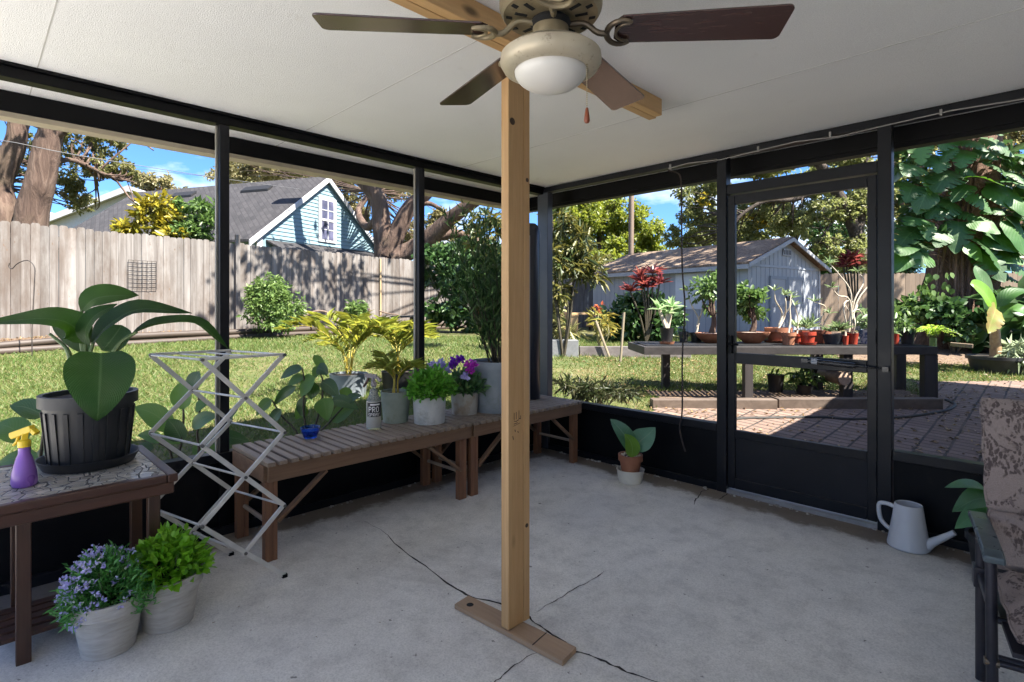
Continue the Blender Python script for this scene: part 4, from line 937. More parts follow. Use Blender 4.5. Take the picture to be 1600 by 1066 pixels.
# soil / mulch bed round the oak and under the garden bench
m_mulch = MAT('leafy_mulch', (.06, .04, .026), (.20, .135, .09), rough=.95, scale=22, bump=1, bscale=30, bdist=.03, speck=(70, .6, (.26, .17, .10)))
def patch(name, pl, up, mat, st=.15):
    xs = [p[0] for p in pl]; ys = [p[1] for p in pl]; vs = []; fs = []; ix = {}; x0, y0 = min(xs), min(ys)
    def vid(i, j):
        if (i, j) not in ix: x, y = x0+i*st, y0+j*st; ix[(i, j)] = len(vs); vs.append((x, y, ground(x, y)+up))
        return ix[(i, j)]
    for i in range(int((max(xs)-x0)/st)+1):
        for j in range(int((max(ys)-y0)/st)+1):
            if inpoly(x0+(i+.5)*st, y0+(j+.5)*st, pl): fs.append((vid(i, j), vid(i+1, j), vid(i+1, j+1), vid(i, j+1)))
    return struct(MB().add(vs, fs).build(name, mat, smooth=True))
cw2 = lambda a, b: tuple(CW(a, b)[:2])
BED1 = [cw2(5.9, 9.6), cw2(7.2, 9.2), cw2(11, 9.0), cw2(13, 10), cw2(13, 16), cw2(7.5, 16), cw2(6.6, 12)]
patch('mulch_bed', BED1, .014, m_mulch)
BED2 = [cw2(1.8, 6.26), cw2(5.0, 6.42), cw2(5.2, 7.2), cw2(1.7, 6.95)]
patch('soil_bed', BED2, .018, m_mulch, .08)
# fence line: cam-space start (lateral, depth) and direction
FA, FDIR = (-9.42, 10.0), (.588, .809)
def FN(tt, off=0): return CW(FA[0]+FDIR[0]*tt+FDIR[1]*off, FA[1]+FDIR[1]*tt-FDIR[0]*off)
BED3 = [tuple(FN(a, o)[:2]) for a, o in ((-5, -.1), (11.7, -.1), (11.9, 1.0), (6, 1.15), (-5, 1.15))]
patch('fence_bed', BED3, .17, m_mulch)
BED4 = [(hx0-.02, -.5), (hx0-.02, 3.95), (-3.2, 5.2), (-4.2, 4.6), (-4.35, 2.0), (-4.3, -.5)]
patch('side_bed', BED4, .012, m_mulch)
# grass blades
m_grass = LEAF('grass_blade', [(.045, .105, .013), (.072, .135, .022), (.125, .16, .038), (.22, .20, .08)], trans=.3, rough=.6, tcol=(.2, .25, .04))
def npground(x, y):
    Z = (y-x)*K; la = (x+y)*K; s = .0775-.0125*np.tanh(la/3); z0 = -.25+s*np.maximum(Z, 0); k = 14; return .60-np.log1p(np.exp(np.clip((.60-z0)*k, -50, 50)))/k
N = 330000; Z = 2.6+(RNG.random(N)**1.25)*11; la = (RNG.random(N)*2.2-1.1)*Z; x = (la-Z)*K; y = (la+Z)*K
keep = ~((x > hx0-.1) & (y < hy1+.1))
cl1 = np.sin(x*1.7+np.sin(y*2.1)*1.3)+np.sin(y*1.3+x*.7)+RNG.normal(size=N)*.8; keep &= cl1 > -1.5
for pl in (PAV, BED1, BED2, BED3, BED4):
    pts = np.stack([x, y], 1); r_ = np.zeros(N, bool); j = len(pl)-1
    for i in range(len(pl)):
        c1 = (pl[i][1] > y) != (pl[j][1] > y); xi = (pl[j][0]-pl[i][0])*(y-pl[i][1])/((pl[j][1]-pl[i][1]) or 1e-9)+pl[i][0]; r_ ^= c1 & (x < xi); j = i
    keep &= ~r_
keep &= x < .5
x, y, Z = x[keep], y[keep], Z[keep]; n = len(x)
pts = np.stack([x, y, npground(x, y)-.005], 1); d = RNG.normal(size=(n, 3))*.75; d[:, 2] = np.abs(d[:, 2])*.6+.45
LC_ = LC().add('blade', pts, d, rdir(n), .04+.065*RNG.random(n), (.0045+.0008*Z)*(.7+.6*RNG.random(n)))
stuff(tag(LC_.build('grass', m_grass), 'short green and straw coloured grass of the lawn', 'grass'))
# fallen leaves
m_litter = LEAF('dry_leaf', [(.10, .055, .03), (.22, .13, .06), (.34, .24, .11), (.16, .09, .05)], trans=.1)
N = 2600; la = RNG.random(N)*7+1.0; Z = 4.4+RNG.random(N)*5.5; x = (la-Z)*K; y = (la+Z)*K; keep = (y > 4.3) & (x < .4); x, y = x[keep], y[keep]
n = len(x); pts = np.stack([x, y, npground(x, y)+.022], 1); d = RNG.normal(size=(n, 3)); d[:, 2] *= .15; nr = RNG.normal(size=(n, 3))*.3+np.array([0, 0, 1.])
L_c = LC().add('fold', pts, d, nr, .03+.04*RNG.random(n), .012+.02*RNG.random(n))
N = 1500; tt = RNG.random(N)*17-5; oo = RNG.random(N)*1.3; q = np.array([np.array(FN(a, o)) for a, o in zip(tt, oo)]); q[:, 2] = npground(q[:, 0], q[:, 1])+.185*(oo < 1.12); d = RNG.normal(size=(N, 3)); d[:, 2] *= .15
L_c.add('fold', q, d, RNG.normal(size=(N, 3))*.3+np.array([0, 0, 1.]), .06, .035)
stuff(tag(L_c.build('fallen_leaves', m_litter), 'dry brown leaves scattered over the bricks and beds', 'leaf litter'))

# ================================================================ fences
m_fence, t, b, _ = newmat('silvered_fence_board')
f = noise(t, 9, 8, (1, 1, .05), .65, dist=.5); c = ramp(t, f, [(.28, (.085, .071, .063)), (.5, (.165, .15, .139)), (.72, (.26, .244, .231))])
f2 = noise(t, 2.2, 6, (1, 1, .35), .7); c = mixc(t, ramp(t, f2, [(.45, 0.), (.68, .85)]), c, (.085, .062, .048))
f4 = noise(t, 16, 2, (1, 1, .5)); c = mixc(t, ramp(t, f4, [(.70, 0.), (.74, .8)]), c, (.12, .08, .055))
gi = nd(t, 'ShaderNodeNewGeometry'); hv = nd(t, 'ShaderNodeHueSaturation'); t.links.new(c, hv.inputs['Color']); vv = mth(t, 'MULTIPLY_ADD', gi.outputs['Random Per Island'], .4); vv.node.inputs[2].default_value = .76; t.links.new(vv, hv.inputs['Value'])
t.links.new(hv.outputs[0], b.inputs['Base Color']); b.inputs['Roughness'].default_value = .85; bumpn(t, b, f, .5, .006)
m_fence_t = WOOD('tan_fence_board', (.20, .145, .10), (.30, .225, .165), axis=2, tint=.2, scale=9, k=.05)
def fence(name, label, pts, h, up, mat, bw=.142, post_every=2.4, side=1):
    """pts: ground points along the fence; boards on the side that faces us, rails and posts behind, dog-eared tops"""
    r = thing(name, label, 'fence', pts[0]); pk = MB(); rl = MB(); rs = random.Random(5)
    for a, bq in zip(pts[:-1], pts[1:]):
        L = (bq-a).length; n = max(1, int(L/bw)); u = (bq-a)/n; uh = V((u.x, u.y, 0)).normalized(); nrm = V((-uh.y, uh.x, 0))*side
        for i in range(n):
            p = a+u*i; w = bw*.975; z0 = p.z+up+rs.uniform(-.02, .02); z1 = p.z+up+h+rs.uniform(-.022, .022); off = nrm*(rs.uniform(0, .006)); tw = nrm*rs.uniform(-.006, .006)
            lean = uh*rs.uniform(-.006, .006); e = .028
            poly = [p+off+V((0, 0, z0-p.z)), p+off+uh*w+tw+V((0, 0, z0-p.z)), p+off+uh*w+tw+lean+V((0, 0, z1-e-p.z)), p+off+uh*(w-e)+tw+lean+V((0, 0, z1-p.z)), p+off+uh*e+lean+V((0, 0, z1-p.z)), p+off+lean+V((0, 0, z1-e-p.z))]
            pk.prism(poly, nrm*-.017)
        for q in (.25, .5*h, h-.25): rl.beam(a+nrm*-.045+V((0, 0, up+q)), bq+nrm*-.045+V((0, 0, up+q)), .04, .085)
        m = max(1, int(L/post_every))
        for i in range(m+1):
            p = a.lerp(bq, i/m)+nrm*-.115; MB().bb((p.x-.045, p.y-.045, p.z-.1), (p.x+.045, p.y+.045, p.z+up+h-.08)).build('post', mat, r)
    pk.build('boards', mat, r); rl.build('rails', mat, r); return r
def gz(v, z): return V((v.x, v.y, z))
f_pts = [gz(FN(t_), .62) for t_ in (-6.5, 0, 3, 6, 9, 11.9)]
FH = 2.18
fz = lambda t_: 2.92+.0*t_
fence('wooden_fence', 'tall silvered wooden fence of dog-eared boards along the left side of the lawn', f_pts, FH, .12, m_fence, side=-1)
p = FN(4.35, .06); tag(MB().bb((p.x-.05, p.y-.05, .55), (p.x+.05, p.y+.05, 3.12)).build('fence_post', m_fence, bevel=.006), 'grey square post standing proud of the fence top in front of the blue house', 'post')
p = FN(8.9, .03); tag(MB().tube([(p.x, p.y, .6), (p.x+.01, p.y, 1.6), (p.x, p.y, 2.86)], [.035, .03, .028], 8).build('bamboo_pole', WOOD('bamboo', (.35, .25, .13), (.48, .37, .22), scale=20), smooth=True), 'thin brown pole leaning upright against the fence boards', 'pole')
C0 = gz(FN(11.95), .62)
fence('wooden_fence', 'sunlit pale fence section behind the work table at the back of the yard', [C0, gz(CW(2.6, 19.6), .60), gz(CW(5.3, 19.8), .60)], 1.78, 0, m_fence, side=-1)
fence('wooden_fence', 'tan wooden fence behind the shed and the vine covered oak', [gz(CW(8.0, 17.6), .58), gz(CW(12, 17.2), .58), gz(CW(19, 16.6), .58)], 1.82, 0, m_fence_t, side=-1)
# landscape timbers: two courses along the fence bed
m_log = WOOD('weathered_timber', (.032, .022, .017), (.08, .058, .045), axis=1, tint=.2, scale=12)
for ta, tb_, lab, z in ((-4, -.6, 'lower landscape timber at the left end of the fence bed', 0), (-.56, 3.9, 'lower landscape timber below the wire trellis', 0), (3.94, 8.2, 'lower landscape timber in front of the round green shrub', 0), (8.24, 11.7, 'lower landscape timber near the dark hedge', 0),
                     (-4, .9, 'upper landscape timber at the left end of the fence bed', 1), (.94, 5.6, 'upper landscape timber between trellis and green shrub', 1), (5.64, 11.2, 'upper landscape timber under the bent branch', 1)):
    a, bq = FN(ta, 1.2-.02*z), FN(tb_, 1.2-.02*z); a.z = ground(a.x, a.y)+.055+.125*z; bq.z = ground(bq.x, bq.y)+.055+.125*z
    tag(MB().tube([a, a.lerp(bq, .33)+V((0, 0, .006)), a.lerp(bq, .66)-V((0, 0, .004)), bq], [.07, .066, .068, .064], 10).build('landscape_timber', m_log, smooth=True), lab, 'timber', 'landscape timbers edging the fence bed')
# rough bench plank near fence right and bent branches
p0, p1 = P(572, 497, 15.0), P(650, 494, 17.2); r = thing('plank_bench', 'low weathered plank bench against the fence beside the dark hedge', 'bench', G(p0.x, p0.y))
MB().beam(p0, p1, .3, .06).build('seat', m_fence, r)
for q in (.06, .5, .94): pp = p0.lerp(p1, q); MB().bb((pp.x-.05, pp.y-.1, ground(pp.x, pp.y)), (pp.x+.05, pp.y+.1, pp.z-.03)).build('leg', m_fence, r)
m_branch = MAT('grey_branch', (.09, .06, .045), (.17, .12, .09), scale=12, rough=.8)
tag(MB().tube(curve([P(468, 504, 13.2), P(482, 491, 13.3), P(498, 486, 13.4), P(512, 489, 13.5), P(525, 500, 13.6), P(530, 506, 13.6)], 14), .028, 8).build('bent_branch', m_branch, smooth=True), 'arched dead branch lying in front of the fence', 'branch')
tag(MB().tube(curve([P(560, 500, 14.4), P(572, 490, 14.5), P(580, 485, 14.6)], 6), .022, 6).tube([P(577, 508, 14.5), P(577, 482, 14.5)], .03, 6).tube(curve([P(592, 486, 15), P(606, 490, 15.2), P(622, 492, 15.4)], 5), .02, 6).build('dead_branch', m_branch, smooth=True), 'dead branches on a short stake by the plank bench', 'branch')
# shepherd hook and wire trellis
m_wire = MAT('dark_iron_wire', (.02, .016, .015), (.045, .035, .03), rough=.6)
hb_ = GD(50, 8.9); zt = P(38, 408, 8.9)
tag(MB().tube([hb_-V((0, 0, .1))]+curve([P(50, 515, 8.9), P(54, 440, 8.9), P(54, 418, 8.9), P(46, 408, 8.9), P(36, 408, 8.9), P(26, 413, 8.9), P(19, 420, 8.9), P(14, 417, 8.9), P(15, 411, 8.9)], 30), .008, 6).build('plant_hook', m_wire, smooth=True), 'black shepherd hook standing on the lawn in front of the fence', 'plant hook')
tr = MB(); o = FN(2.35, .035); uh = V(FN(1)-FN(0)).normalized(); zb = P(178, 452, 12).z
o = FN(2.02, .04); zt_, zb_ = 2.34, 1.72
for i in range(7): q = o+uh*(.09*i); tr.tube([gz(q, zb_), gz(q, zt_)], .0055, 5)
for k in range(8): tr.tube([gz(o, zb_+(zt_-zb_)*k/7), gz(o+uh*.54, zb_+(zt_-zb_)*k/7)], .0055, 5)
tag(tr.build('wire_trellis', m_wire), 'small rusty wire grid fixed to the fence boards', 'trellis')

# ================================================================ neighbours' houses
m_shing, t, b, _ = newmat('grey_shingle')
tcn = nd(t, 'ShaderNodeTexCoord'); br = nd(t, 'ShaderNodeTexBrick'); mpn = nd(t, 'ShaderNodeMapping'); mpn.inputs['Rotation'].default_value = (0, 0, R(9)); t.links.new(tcn.outputs['Object'], mpn.inputs[0]); t.links.new(mpn.outputs[0], br.inputs['Vector'])
for k, v in (('Scale', 1), ('Mortar Size', .02), ('Brick Width', .35), ('Row Height', .16)): br.inputs[k].default_value = v
br.inputs['Color1'].default_value = (.022, .0215, .024, 1); br.inputs['Color2'].default_value = (.042, .040, .043, 1); br.inputs['Mortar'].default_value = (.025, .023, .026, 1)
f1 = noise(t, 1.5, 6, rough=.7); c = mixc(t, ramp(t, f1, [(.45, 0.), (.7, .6)]), br.outputs['Color'], (.045, .042, .045)); t.links.new(c, b.inputs['Base Color']); b.inputs['Roughness'].default_value = .9; bumpn(t, b, br.outputs['Fac'], .6, -.02)
m_teal = MAT('teal_lap_siding', (.155, .245, .285), (.19, .285, .325), rough=.6, scale=2)
m_trim = MAT('white_trim', (.36, .36, .375), (.43, .43, .445), rough=.5, scale=3)
m_glaz = MAT('window_glass', (.05, .055, .09), (.12, .12, .2), rough=.08, scale=1.5)
A = CW(-9.4, 20.0); Bq = CW(-6.5, 26.4); gd = (Bq-A).normalized(); rd = V(CW(-.955, .30)).normalized(); ez, pz = 4.04, 6.82
Pk = (A+Bq)*.5; wdt = (Bq-A).length; nG = V((gd.y, -gd.x, 0)); nG = nG if nG.dot(CAM-A) > 0 else -nG
bh = thing('blue_house', 'teal clapboard house with a grey shingle roof and white gable trim behind the fence', 'house', gz(Pk, .6))
w_ = MB(); nr = 17
for i in range(nr):
    za, zb = ez-.1+(pz-.12-ez)*i/nr, ez-.1+(pz-.12-ez)*(i+1)/nr; fa = max(0, (za-ez)/(pz-ez)); fb2 = max(0, (zb-ez)/(pz-ez)); hw = wdt/2
    q = lambda s, f, z, o: gz(Pk+gd*s*hw*(1-f), z)+nG*o
    w_.add([q(-1, fa, za, .03), q(1, fa, za, .03), q(1, fb2, zb, .004), q(-1, fb2, zb, .004), q(-1, fa, za, 0), q(1, fa, za, 0)], [(0, 1, 2, 3), (4, 5, 1, 0)])
for s in (-1, 1):
    pass
w_.prism([gz(A, .4), gz(Bq, .4), gz(Bq, ez-.1), gz(A, ez-.1)], -nG*.1)
w_.prism([gz(A, .4), gz(A+rd*10.5, .4), gz(A+rd*10.5, ez+.02), gz(A, ez+.02)], nG*-.08)
wall = w_.build('wall', m_teal, bh)
sl = (pz-ez)/(wdt/2)
rf = MB()
for s in (-1, 1):
    e = Pk+gd*s*(wdt/2+.45); ze = ez-.45*sl; f0 = -rd*.13
    rf.prism([gz(Pk+f0, pz+.10), gz(e+f0, ze+.10), gz(e+rd*10.9, ze+.10), gz(Pk+rd*10.9, pz+.10)], (0, 0, -.09))
roof = rf.build('roof', m_shing, bh)
for s in (-1, 1):
    e = Pk+gd*s*(wdt/2+.47)-rd*.14; MB().prism([gz(Pk-rd*.14, pz+.07), gz(e, ez-.45*sl+.07), gz(e, ez-.45*sl-.16), gz(Pk-rd*.14, pz-.16)], -rd*.05).build('barge_board', m_trim, bh)
for q_, ww, lab in ((2.2, .9, 0), (6.4, .8, 1), (8.6, .8, 1)):
    c = Pk+rd*q_-gd*(.55); z = pz-.55*sl+.12; MB().prism([gz(c, z+.0), gz(c-gd*.28, z-.28*sl), gz(c-gd*.28+rd*ww*1.6, z-.28*sl), gz(c+rd*ww*1.6, z)], (0, 0, .09)).build('roof_vent', MAT('black_roof_vent', (.012, .012, .013), rough=.6), roof)
wn = thing  # window on the gable
c = Pk+gd*.05+nG*.035; hwid, zb, zt = .52, 1.33+.1236*23.3, 1.33+.1943*23.3
wf = MB().prism([gz(c-gd*(hwid), zb-.12), gz(c+gd*(hwid), zb-.12), gz(c+gd*(hwid), zt+.14), gz(c-gd*(hwid), zt+.14)], nG*.03).build('window', m_trim, bh)
MB().prism([gz(c-gd*.34, zb), gz(c+gd*.34, zb), gz(c+gd*.34, zt), gz(c-gd*.34, zt)], nG*.04).build('pane', m_glaz, wf)
mb = MB(); zm = (zb+zt)/2
mb.prism([gz(c-gd*.36, zm-.05), gz(c+gd*.36, zm-.05), gz(c+gd*.36, zm+.05), gz(c-gd*.36, zm+.05)], nG*.055)
mb.prism([gz(c-gd*.025, zb), gz(c+gd*.025, zb), gz(c+gd*.025, zt), gz(c-gd*.025, zt)], nG*.05)
for zq in ((zb+zm)/2, (zt+zm)/2): mb.prism([gz(c-gd*.34, zq-.02), gz(c+gd*.34, zq-.02), gz(c+gd*.34, zq+.02), gz(c-gd*.34, zq+.02)], nG*.05)
mb.build('muntins', m_trim, wf)
MB().prism([gz(A-gd*.03, .5), gz(A+gd*.22, .5), gz(A+gd*.22, ez+.22), gz(A-gd*.03, ez-.02)], nG*.06).build('corner_board', m_trim, bh)
MB().prism([gz(Bq-gd*.3, .5), gz(Bq+gd*.03, .5), gz(Bq+gd*.03, ez-.02), gz(Bq-gd*.3, ez+.25)], nG*.06).build('corner_board', m_trim, bh)
e0, e1 = A+gd*.4+nG*.02, Bq-gd*.1+nG*.02; MB().prism([gz(e0, 3.86), gz(e1, 3.95), gz(e1+nG*1.3, 3.28), gz(e0+nG*1.3, 3.28)], (0, 0, -.07)).build('porch_roof', m_shing, bh)
for q in (.05, .95): pp = e0.lerp(e1, q)+nG*1.2; MB().bb((pp.x-.06, pp.y-.06, .5), (pp.x+.06, pp.y+.06, 3.24)).build('porch_post', m_trim, bh)
def far_house(label, px0, px1, pxp, Z, ye, yp, depth, wallm, roofm, barge=True, cat='house'):
    a, bq, pk = P(px0, ye, Z), P(px1, ye, Z), P(pxp, yp, Z); h = thing('white_house' if barge else 'far_house', label, cat, gz((a+bq)*.5, .6)); dz = FWD*depth
    MB().prism([gz(a, .5), gz(bq, .5), bq, pk, a], dz).build('wall', wallm, h)
    r_ = MB(); ov = -FWD*.5
    for s in (a, bq):
        o = (s-pk); o = o*(1+.5/o.length); r_.prism([pk+ov+V((0, 0, .25)), pk+o+ov+V((0, 0, .25)), pk+o+dz+V((0, 0, .25)), pk+dz+V((0, 0, .25))], (0, 0, -.22))
    r_.build('roof', roofm, h)
    if barge:
        for s in (a, bq): o = (s-pk); o = o*(1+.5/o.length); MB().prism([pk+ov*1.05+V((0, 0, .27)), pk+o+ov*1.05+V((0, 0, .27)), pk+o+ov*1.05+V((0, 0, -.12)), pk+ov*1.05+V((0, 0, -.12))], -FWD*.06).build('barge_board', m_trim, h)
m_wwall = MAT('white_painted_wall', (.42, .42, .45), (.48, .48, .51), rough=.7)
far_house('white gabled house with white barge boards beyond the blue house', 66, 352, 209, 36, 354, 299, 12, m_wwall, m_trim)
far_house('distant house with a pale grey shingle roof at the far left', -120, 112, -10, 50, 352, 318, 14, m_wwall, MAT('pale_shingle', (.26, .26, .28), (.34, .34, .36), scale=3, rough=.9), False)
# ================================================================ shed
m_shed, t, b, _ = newmat('pale_blue_shed_siding'); f = noise(t, 3, 5, (1, 1, .3)); t.links.new(ramp(t, f, [(.3, (.265, .285, .315)), (.7, (.325, .345, .375))]), b.inputs['Base Color']); b.inputs['Roughness'].default_value = .6
m_shed_tr = MAT('shed_trim', (.27, .28, .30), (.32, .33, .355), rough=.6)
m_shingb = MAT('brown_leaf_strewn_shingle', (.10, .064, .043), (.19, .135, .095), rough=.95, scale=14, bump=.8, bscale=30, bdist=.02, dirt=(1.6, .52, (.36, .27, .19)), speck=(26, .6, (.30, .22, .15)))
NC = CW(5.84, 13.5); g_ = V((.174, .985, 0)); h_ = V((-.985, .174, 0)); SW, SL = 3.65, 5.5; sb_, se, spk = .52, 2.42, 3.10
sd_ = thing('garden_shed', 'pale blue garden shed with double doors and a brown leaf-strewn roof', 'shed', gz(NC+g_*SW/2+h_*SL/2, sb_))
fr = NC; mid = NC+g_*SW/2
MB().prism([gz(NC, sb_), gz(NC+g_*SW, sb_), gz(NC+g_*SW, se), gz(mid, spk), gz(NC, se)], h_*SL).build('wall', m_shed, sd_)
nE = -h_; nS = -g_                                # outward normals of gable end and long side
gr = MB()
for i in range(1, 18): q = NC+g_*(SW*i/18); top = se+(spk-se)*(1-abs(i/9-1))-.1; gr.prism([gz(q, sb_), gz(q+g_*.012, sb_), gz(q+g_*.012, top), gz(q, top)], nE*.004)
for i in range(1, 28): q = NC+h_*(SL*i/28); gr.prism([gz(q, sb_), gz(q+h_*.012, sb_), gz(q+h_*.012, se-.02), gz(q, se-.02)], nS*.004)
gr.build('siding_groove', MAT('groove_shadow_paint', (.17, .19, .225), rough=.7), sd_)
rf = MB(); sl = (spk-se)/(SW/2); ov = .22
for s in (-1, 1):
    e = mid+g_*s*(SW/2+ov); ze = se-ov*sl+.06
    rf.prism([gz(mid-h_*.18, spk+.10), gz(e-h_*.18, ze+.04), gz(e+h_*(SL+.18), ze+.04), gz(mid+h_*(SL+.18), spk+.10)], (0, 0, -.055))
srf = rf.build('roof', m_shingb, sd_)
for s in (-1, 1):
    e = mid+g_*s*(SW/2+ov)-h_*.19; MB().prism([gz(mid-h_*.19, spk+.07), gz(e, se-ov*sl+.07), gz(e, se-ov*sl-.03), gz(mid-h_*.19, spk-.03)], nE*.03).build('barge_board', m_shed_tr, sd_)
e = mid-g_*(SW/2+ov); MB().prism([gz(e-h_*.18, se-ov*sl+.04), gz(e+h_*(SL+.18), se-ov*sl+.04), gz(e+h_*(SL+.18), se-ov*sl-.07), gz(e-h_*.18, se-ov*sl-.07)], nS*.02).build('fascia', m_shed_tr, sd_)
for a_, z0_, z1_, nrm in ((NC, sb_, se-.05, nE), (NC+g_*(SW-.1), sb_, se-.05, nE)): MB().prism([gz(a_, z0_), gz(a_+g_*.1, z0_), gz(a_+g_*.1, z1_), gz(a_, z1_)], nrm*.02).build('corner_trim', m_shed_tr, sd_)
MB().prism([gz(NC+g_*.11, se-.06), gz(NC+g_*(SW-.11), se-.06), gz(NC+g_*(SW-.11), se), gz(NC+g_*.11, se)], nE*.018).build('band', MAT('band_paint', (.30, .33, .38), rough=.6), sd_)
for k in (0, 1):
    a_ = NC+g_*(1.0+k*.86)+nE*.006; dr = MB().prism([gz(a_, sb_+.1), gz(a_+g_*.84, sb_+.1), gz(a_+g_*.84, sb_+1.62), gz(a_, sb_+1.62)], nE*.022).build('door', m_shed, sd_)
    tr_ = MB(); o = nE*.022
    for (x0_, x1_, z0_, z1_) in ((.0, .08, .1, 1.62), (.76, .84, .1, 1.62), (.08, .76, 1.54, 1.62), (.08, .76, .82, .9), (.08, .76, .1, .2)):
        tr_.prism([gz(a_+g_*x0_, sb_+z0_)+o, gz(a_+g_*x1_, sb_+z0_)+o, gz(a_+g_*x1_, sb_+z1_)+o, gz(a_+g_*x0_, sb_+z1_)+o], nE*.012)
    tr_.build('door_trim', MAT('door_trim_paint', (.20, .225, .265), rough=.55), dr)
    hq = a_+g_*(.78 if k == 0 else .06)+nE*.04; MB().bb((hq.x-.012, hq.y-.03, sb_+.98), (hq.x+.012, hq.y+.03, sb_+1.10)).build('latch', m_black, dr)
a_ = NC+g_*1.62+nE*.004; MB().prism([gz(a_, spk-.40), gz(a_+g_*.44, spk-.40), gz(a_+g_*.40, spk-.22), gz(a_+g_*.04, spk-.22)], nE*.03).build('gable_vent', m_shed_tr, sd_)
vv_ = MB()
for i in range(5): q = a_+g_*(.06+.075*i); vv_.prism([gz(q, spk-.37), gz(q+g_*.03, spk-.37), gz(q+g_*.03, spk-.25), gz(q, spk-.25)], nE*.034)
vv_.build('vent_slots', m_dark, sd_)
a_ = NC+h_*1.15+nS*.004; MB().prism([gz(a_, sb_+.75), gz(a_+h_*1.0, sb_+.75), gz(a_+h_*1.0, se-.16), gz(a_, se-.16)], nS*.025).build('shutter_panel', MAT('pale_shutter', (.48, .50, .54), (.52, .54, .58), rough=.5), sd_)
# ================================================================ utility pole, wires, work table, stakes
pb = P(985, 500, 21.5); m_pole = WOOD('utility_pole_wood', (.14, .10, .075), (.24, .18, .14), scale=9)
tag(MB().tube([gz(pb, .4), gz(pb+V((.05, .05, 0)), 9.5)], [.115, .10], 10).build('utility_pole', m_pole, smooth=True), 'wooden utility pole rising behind the shed', 'pole')
def wire(pts, r, lab): tag(MB().tube(curve(pts, 16), r, 5).build('overhead_wire', MAT('wire_grey', (.12, .12, .125), rough=.5), smooth=True), lab, 'wire')
wire([P(-120, 207, 12.5), P(0, 219, 13), P(95, 238, 13.6), P(200, 256, 14.6), P(340, 278, 17), P(470, 296, 21)], .009, 'thin overhead cable crossing in front of the left oak')
wire([P(200, 262, 30), P(340, 277, 30), P(560, 292, 31), P(700, 308, 32), P(985, 320, 26)], .012, 'overhead wire above the grey roof of the blue house')
wt = thing('work_table', 'rough plywood work table on trestle legs by the back fence', 'table', G(*CW(1.6, 16.2)[:2]))
z = P(890, 492, 16.2).z; a, bq = CW(1.35, 16.2), CW(2.5, 16.6)
m_ply = WOOD('raw_plywood', (.40, .25, .12), (.52, .36, .20), axis=0, scale=8)
MB().prism([gz(a, z), gz(bq, z), gz(bq+FWD*.8, z), gz(a+FWD*.8, z)], (0, 0, .06)).build('top', m_ply, wt)
for q in (a, bq):
    for s in (.1, .7): MB().beam(gz(q*.94+(a+bq)*.03+FWD*s, z), gz(q+FWD*(s+(.15 if s > .4 else -.15)), ground(q.x, q.y)), .06, .06).build('leg', m_tblwood_z, wt)
bx = thing('wooden_crate', 'raw wooden crate under the work table', 'crate', G(*CW(1.75, 16.3)[:2])); q = G(*CW(1.72, 16.4)[:2], 0)
MB().box((q.x, q.y, q.z+.24), (.5, .4, .44), Matrix.Rotation(R(45), 3, 'Z')).build('box', m_ply, bx); MB().box((q.x, q.y, q.z+.47), (.54, .44, .03), Matrix.Rotation(R(45), 3, 'Z')).build('lid', m_ply, bx)
for i, (x_, s_) in enumerate(((2.55, .26), (2.25, .22))):
    pass
st_ = thing('log_pile', 'heap of split firewood beside the work table', 'firewood', G(*CW(2.7, 16.6)[:2])); rs = random.Random(2); m_fire = WOOD('split_firewood', (.30, .17, .09), (.48, .31, .18), axis=0, tint=.35, scale=10)
for i in range(14):
    q = CW(2.45+rs.random()*.65, 16.5+rs.random()*.3); z = ground(q.x, q.y)+.08+.12*(i//4); d = RGT*.22+FWD*rs.uniform(-.15, .15); MB().tube([gz(q, z)-d, gz(q, z)+d], rs.uniform(.05, .085), 7).build('log', m_fire, st_)
m_stake = WOOD('bamboo_stake', (.24, .195, .13), (.34, .285, .20), scale=14)
for (a, bq, Zq, lab) in (((952, 545), (931, 502), 9.7, 'pale garden stake leaning to the left'), ((969, 556), (975, 488), 9.2, 'upright pale garden stake in the grass')):
    e = P(a[0], a[1], Zq); tag(MB().tube([e-V((0, 0, .15)), P(bq[0], bq[1], Zq)], .022, 7).build('garden_stake', m_stake, smooth=True), lab, 'stake')
# raised-bed boards in the grass
m_board = WOOD('grey_board', (.13, .11, .105), (.24, .215, .205), axis=0, scale=9); m_pale = WOOD('pale_board', (.17, .175, .18), (.25, .255, .26), axis=0, scale=7, tint=.1)
def plank(pxa, pxb, Z, h, th, name, mat, lab, cat):
    a, bq = GD(pxa, Z), GD(pxb, Z); z = min(a.z, bq.z); o = MB().prism([gz(a, z-.04), gz(bq, z-.04), gz(bq, z+h), gz(a, z+h)], FWD*th).build(name, mat, bevel=.006); return tag(o, lab, cat)
plank(830, 904, 9.6, .30, .4, 'raised_bed_box', m_pale, 'pale grey raised-bed box in the grass beside the corner post', 'planter')
plank(906, 1080, 9.75, .215, .14, 'bed_timber', m_board, 'long grey bed timber lying in the grass behind the hanging cord', 'timber')
m_timb = WOOD('brown_bed_timber', (.10, .072, .055), (.19, .145, .115), axis=0, scale=9)  # one brown wood for both timbers below the plant bench
plank(1020, 1215, 6.12, .12, .14, 'bed_timber', m_timb, 'sunlit square timber edging the soil below the plant bench', 'timber')
plank(1217, 1474, 6.17, .13, .14, 'bed_timber', m_timb, 'shaded square timber edging the right end of the soil below the plant bench', 'timber')
hz = MB().tube(curve([GP(x, y, .02) for x, y in ((1100, 668), (1150, 655), (1200, 653), (1280, 652), (1330, 655), (1400, 653), (1450, 647), (1482, 640), (1492, 632), (1478, 625))], 60), .016, 8)
tag(hz.build('garden_hose', MAT('black_rubber', (.015, .014, .013), (.03, .028, .026), rough=.6), smooth=True), 'black hose curving over the brick patio', 'hose')
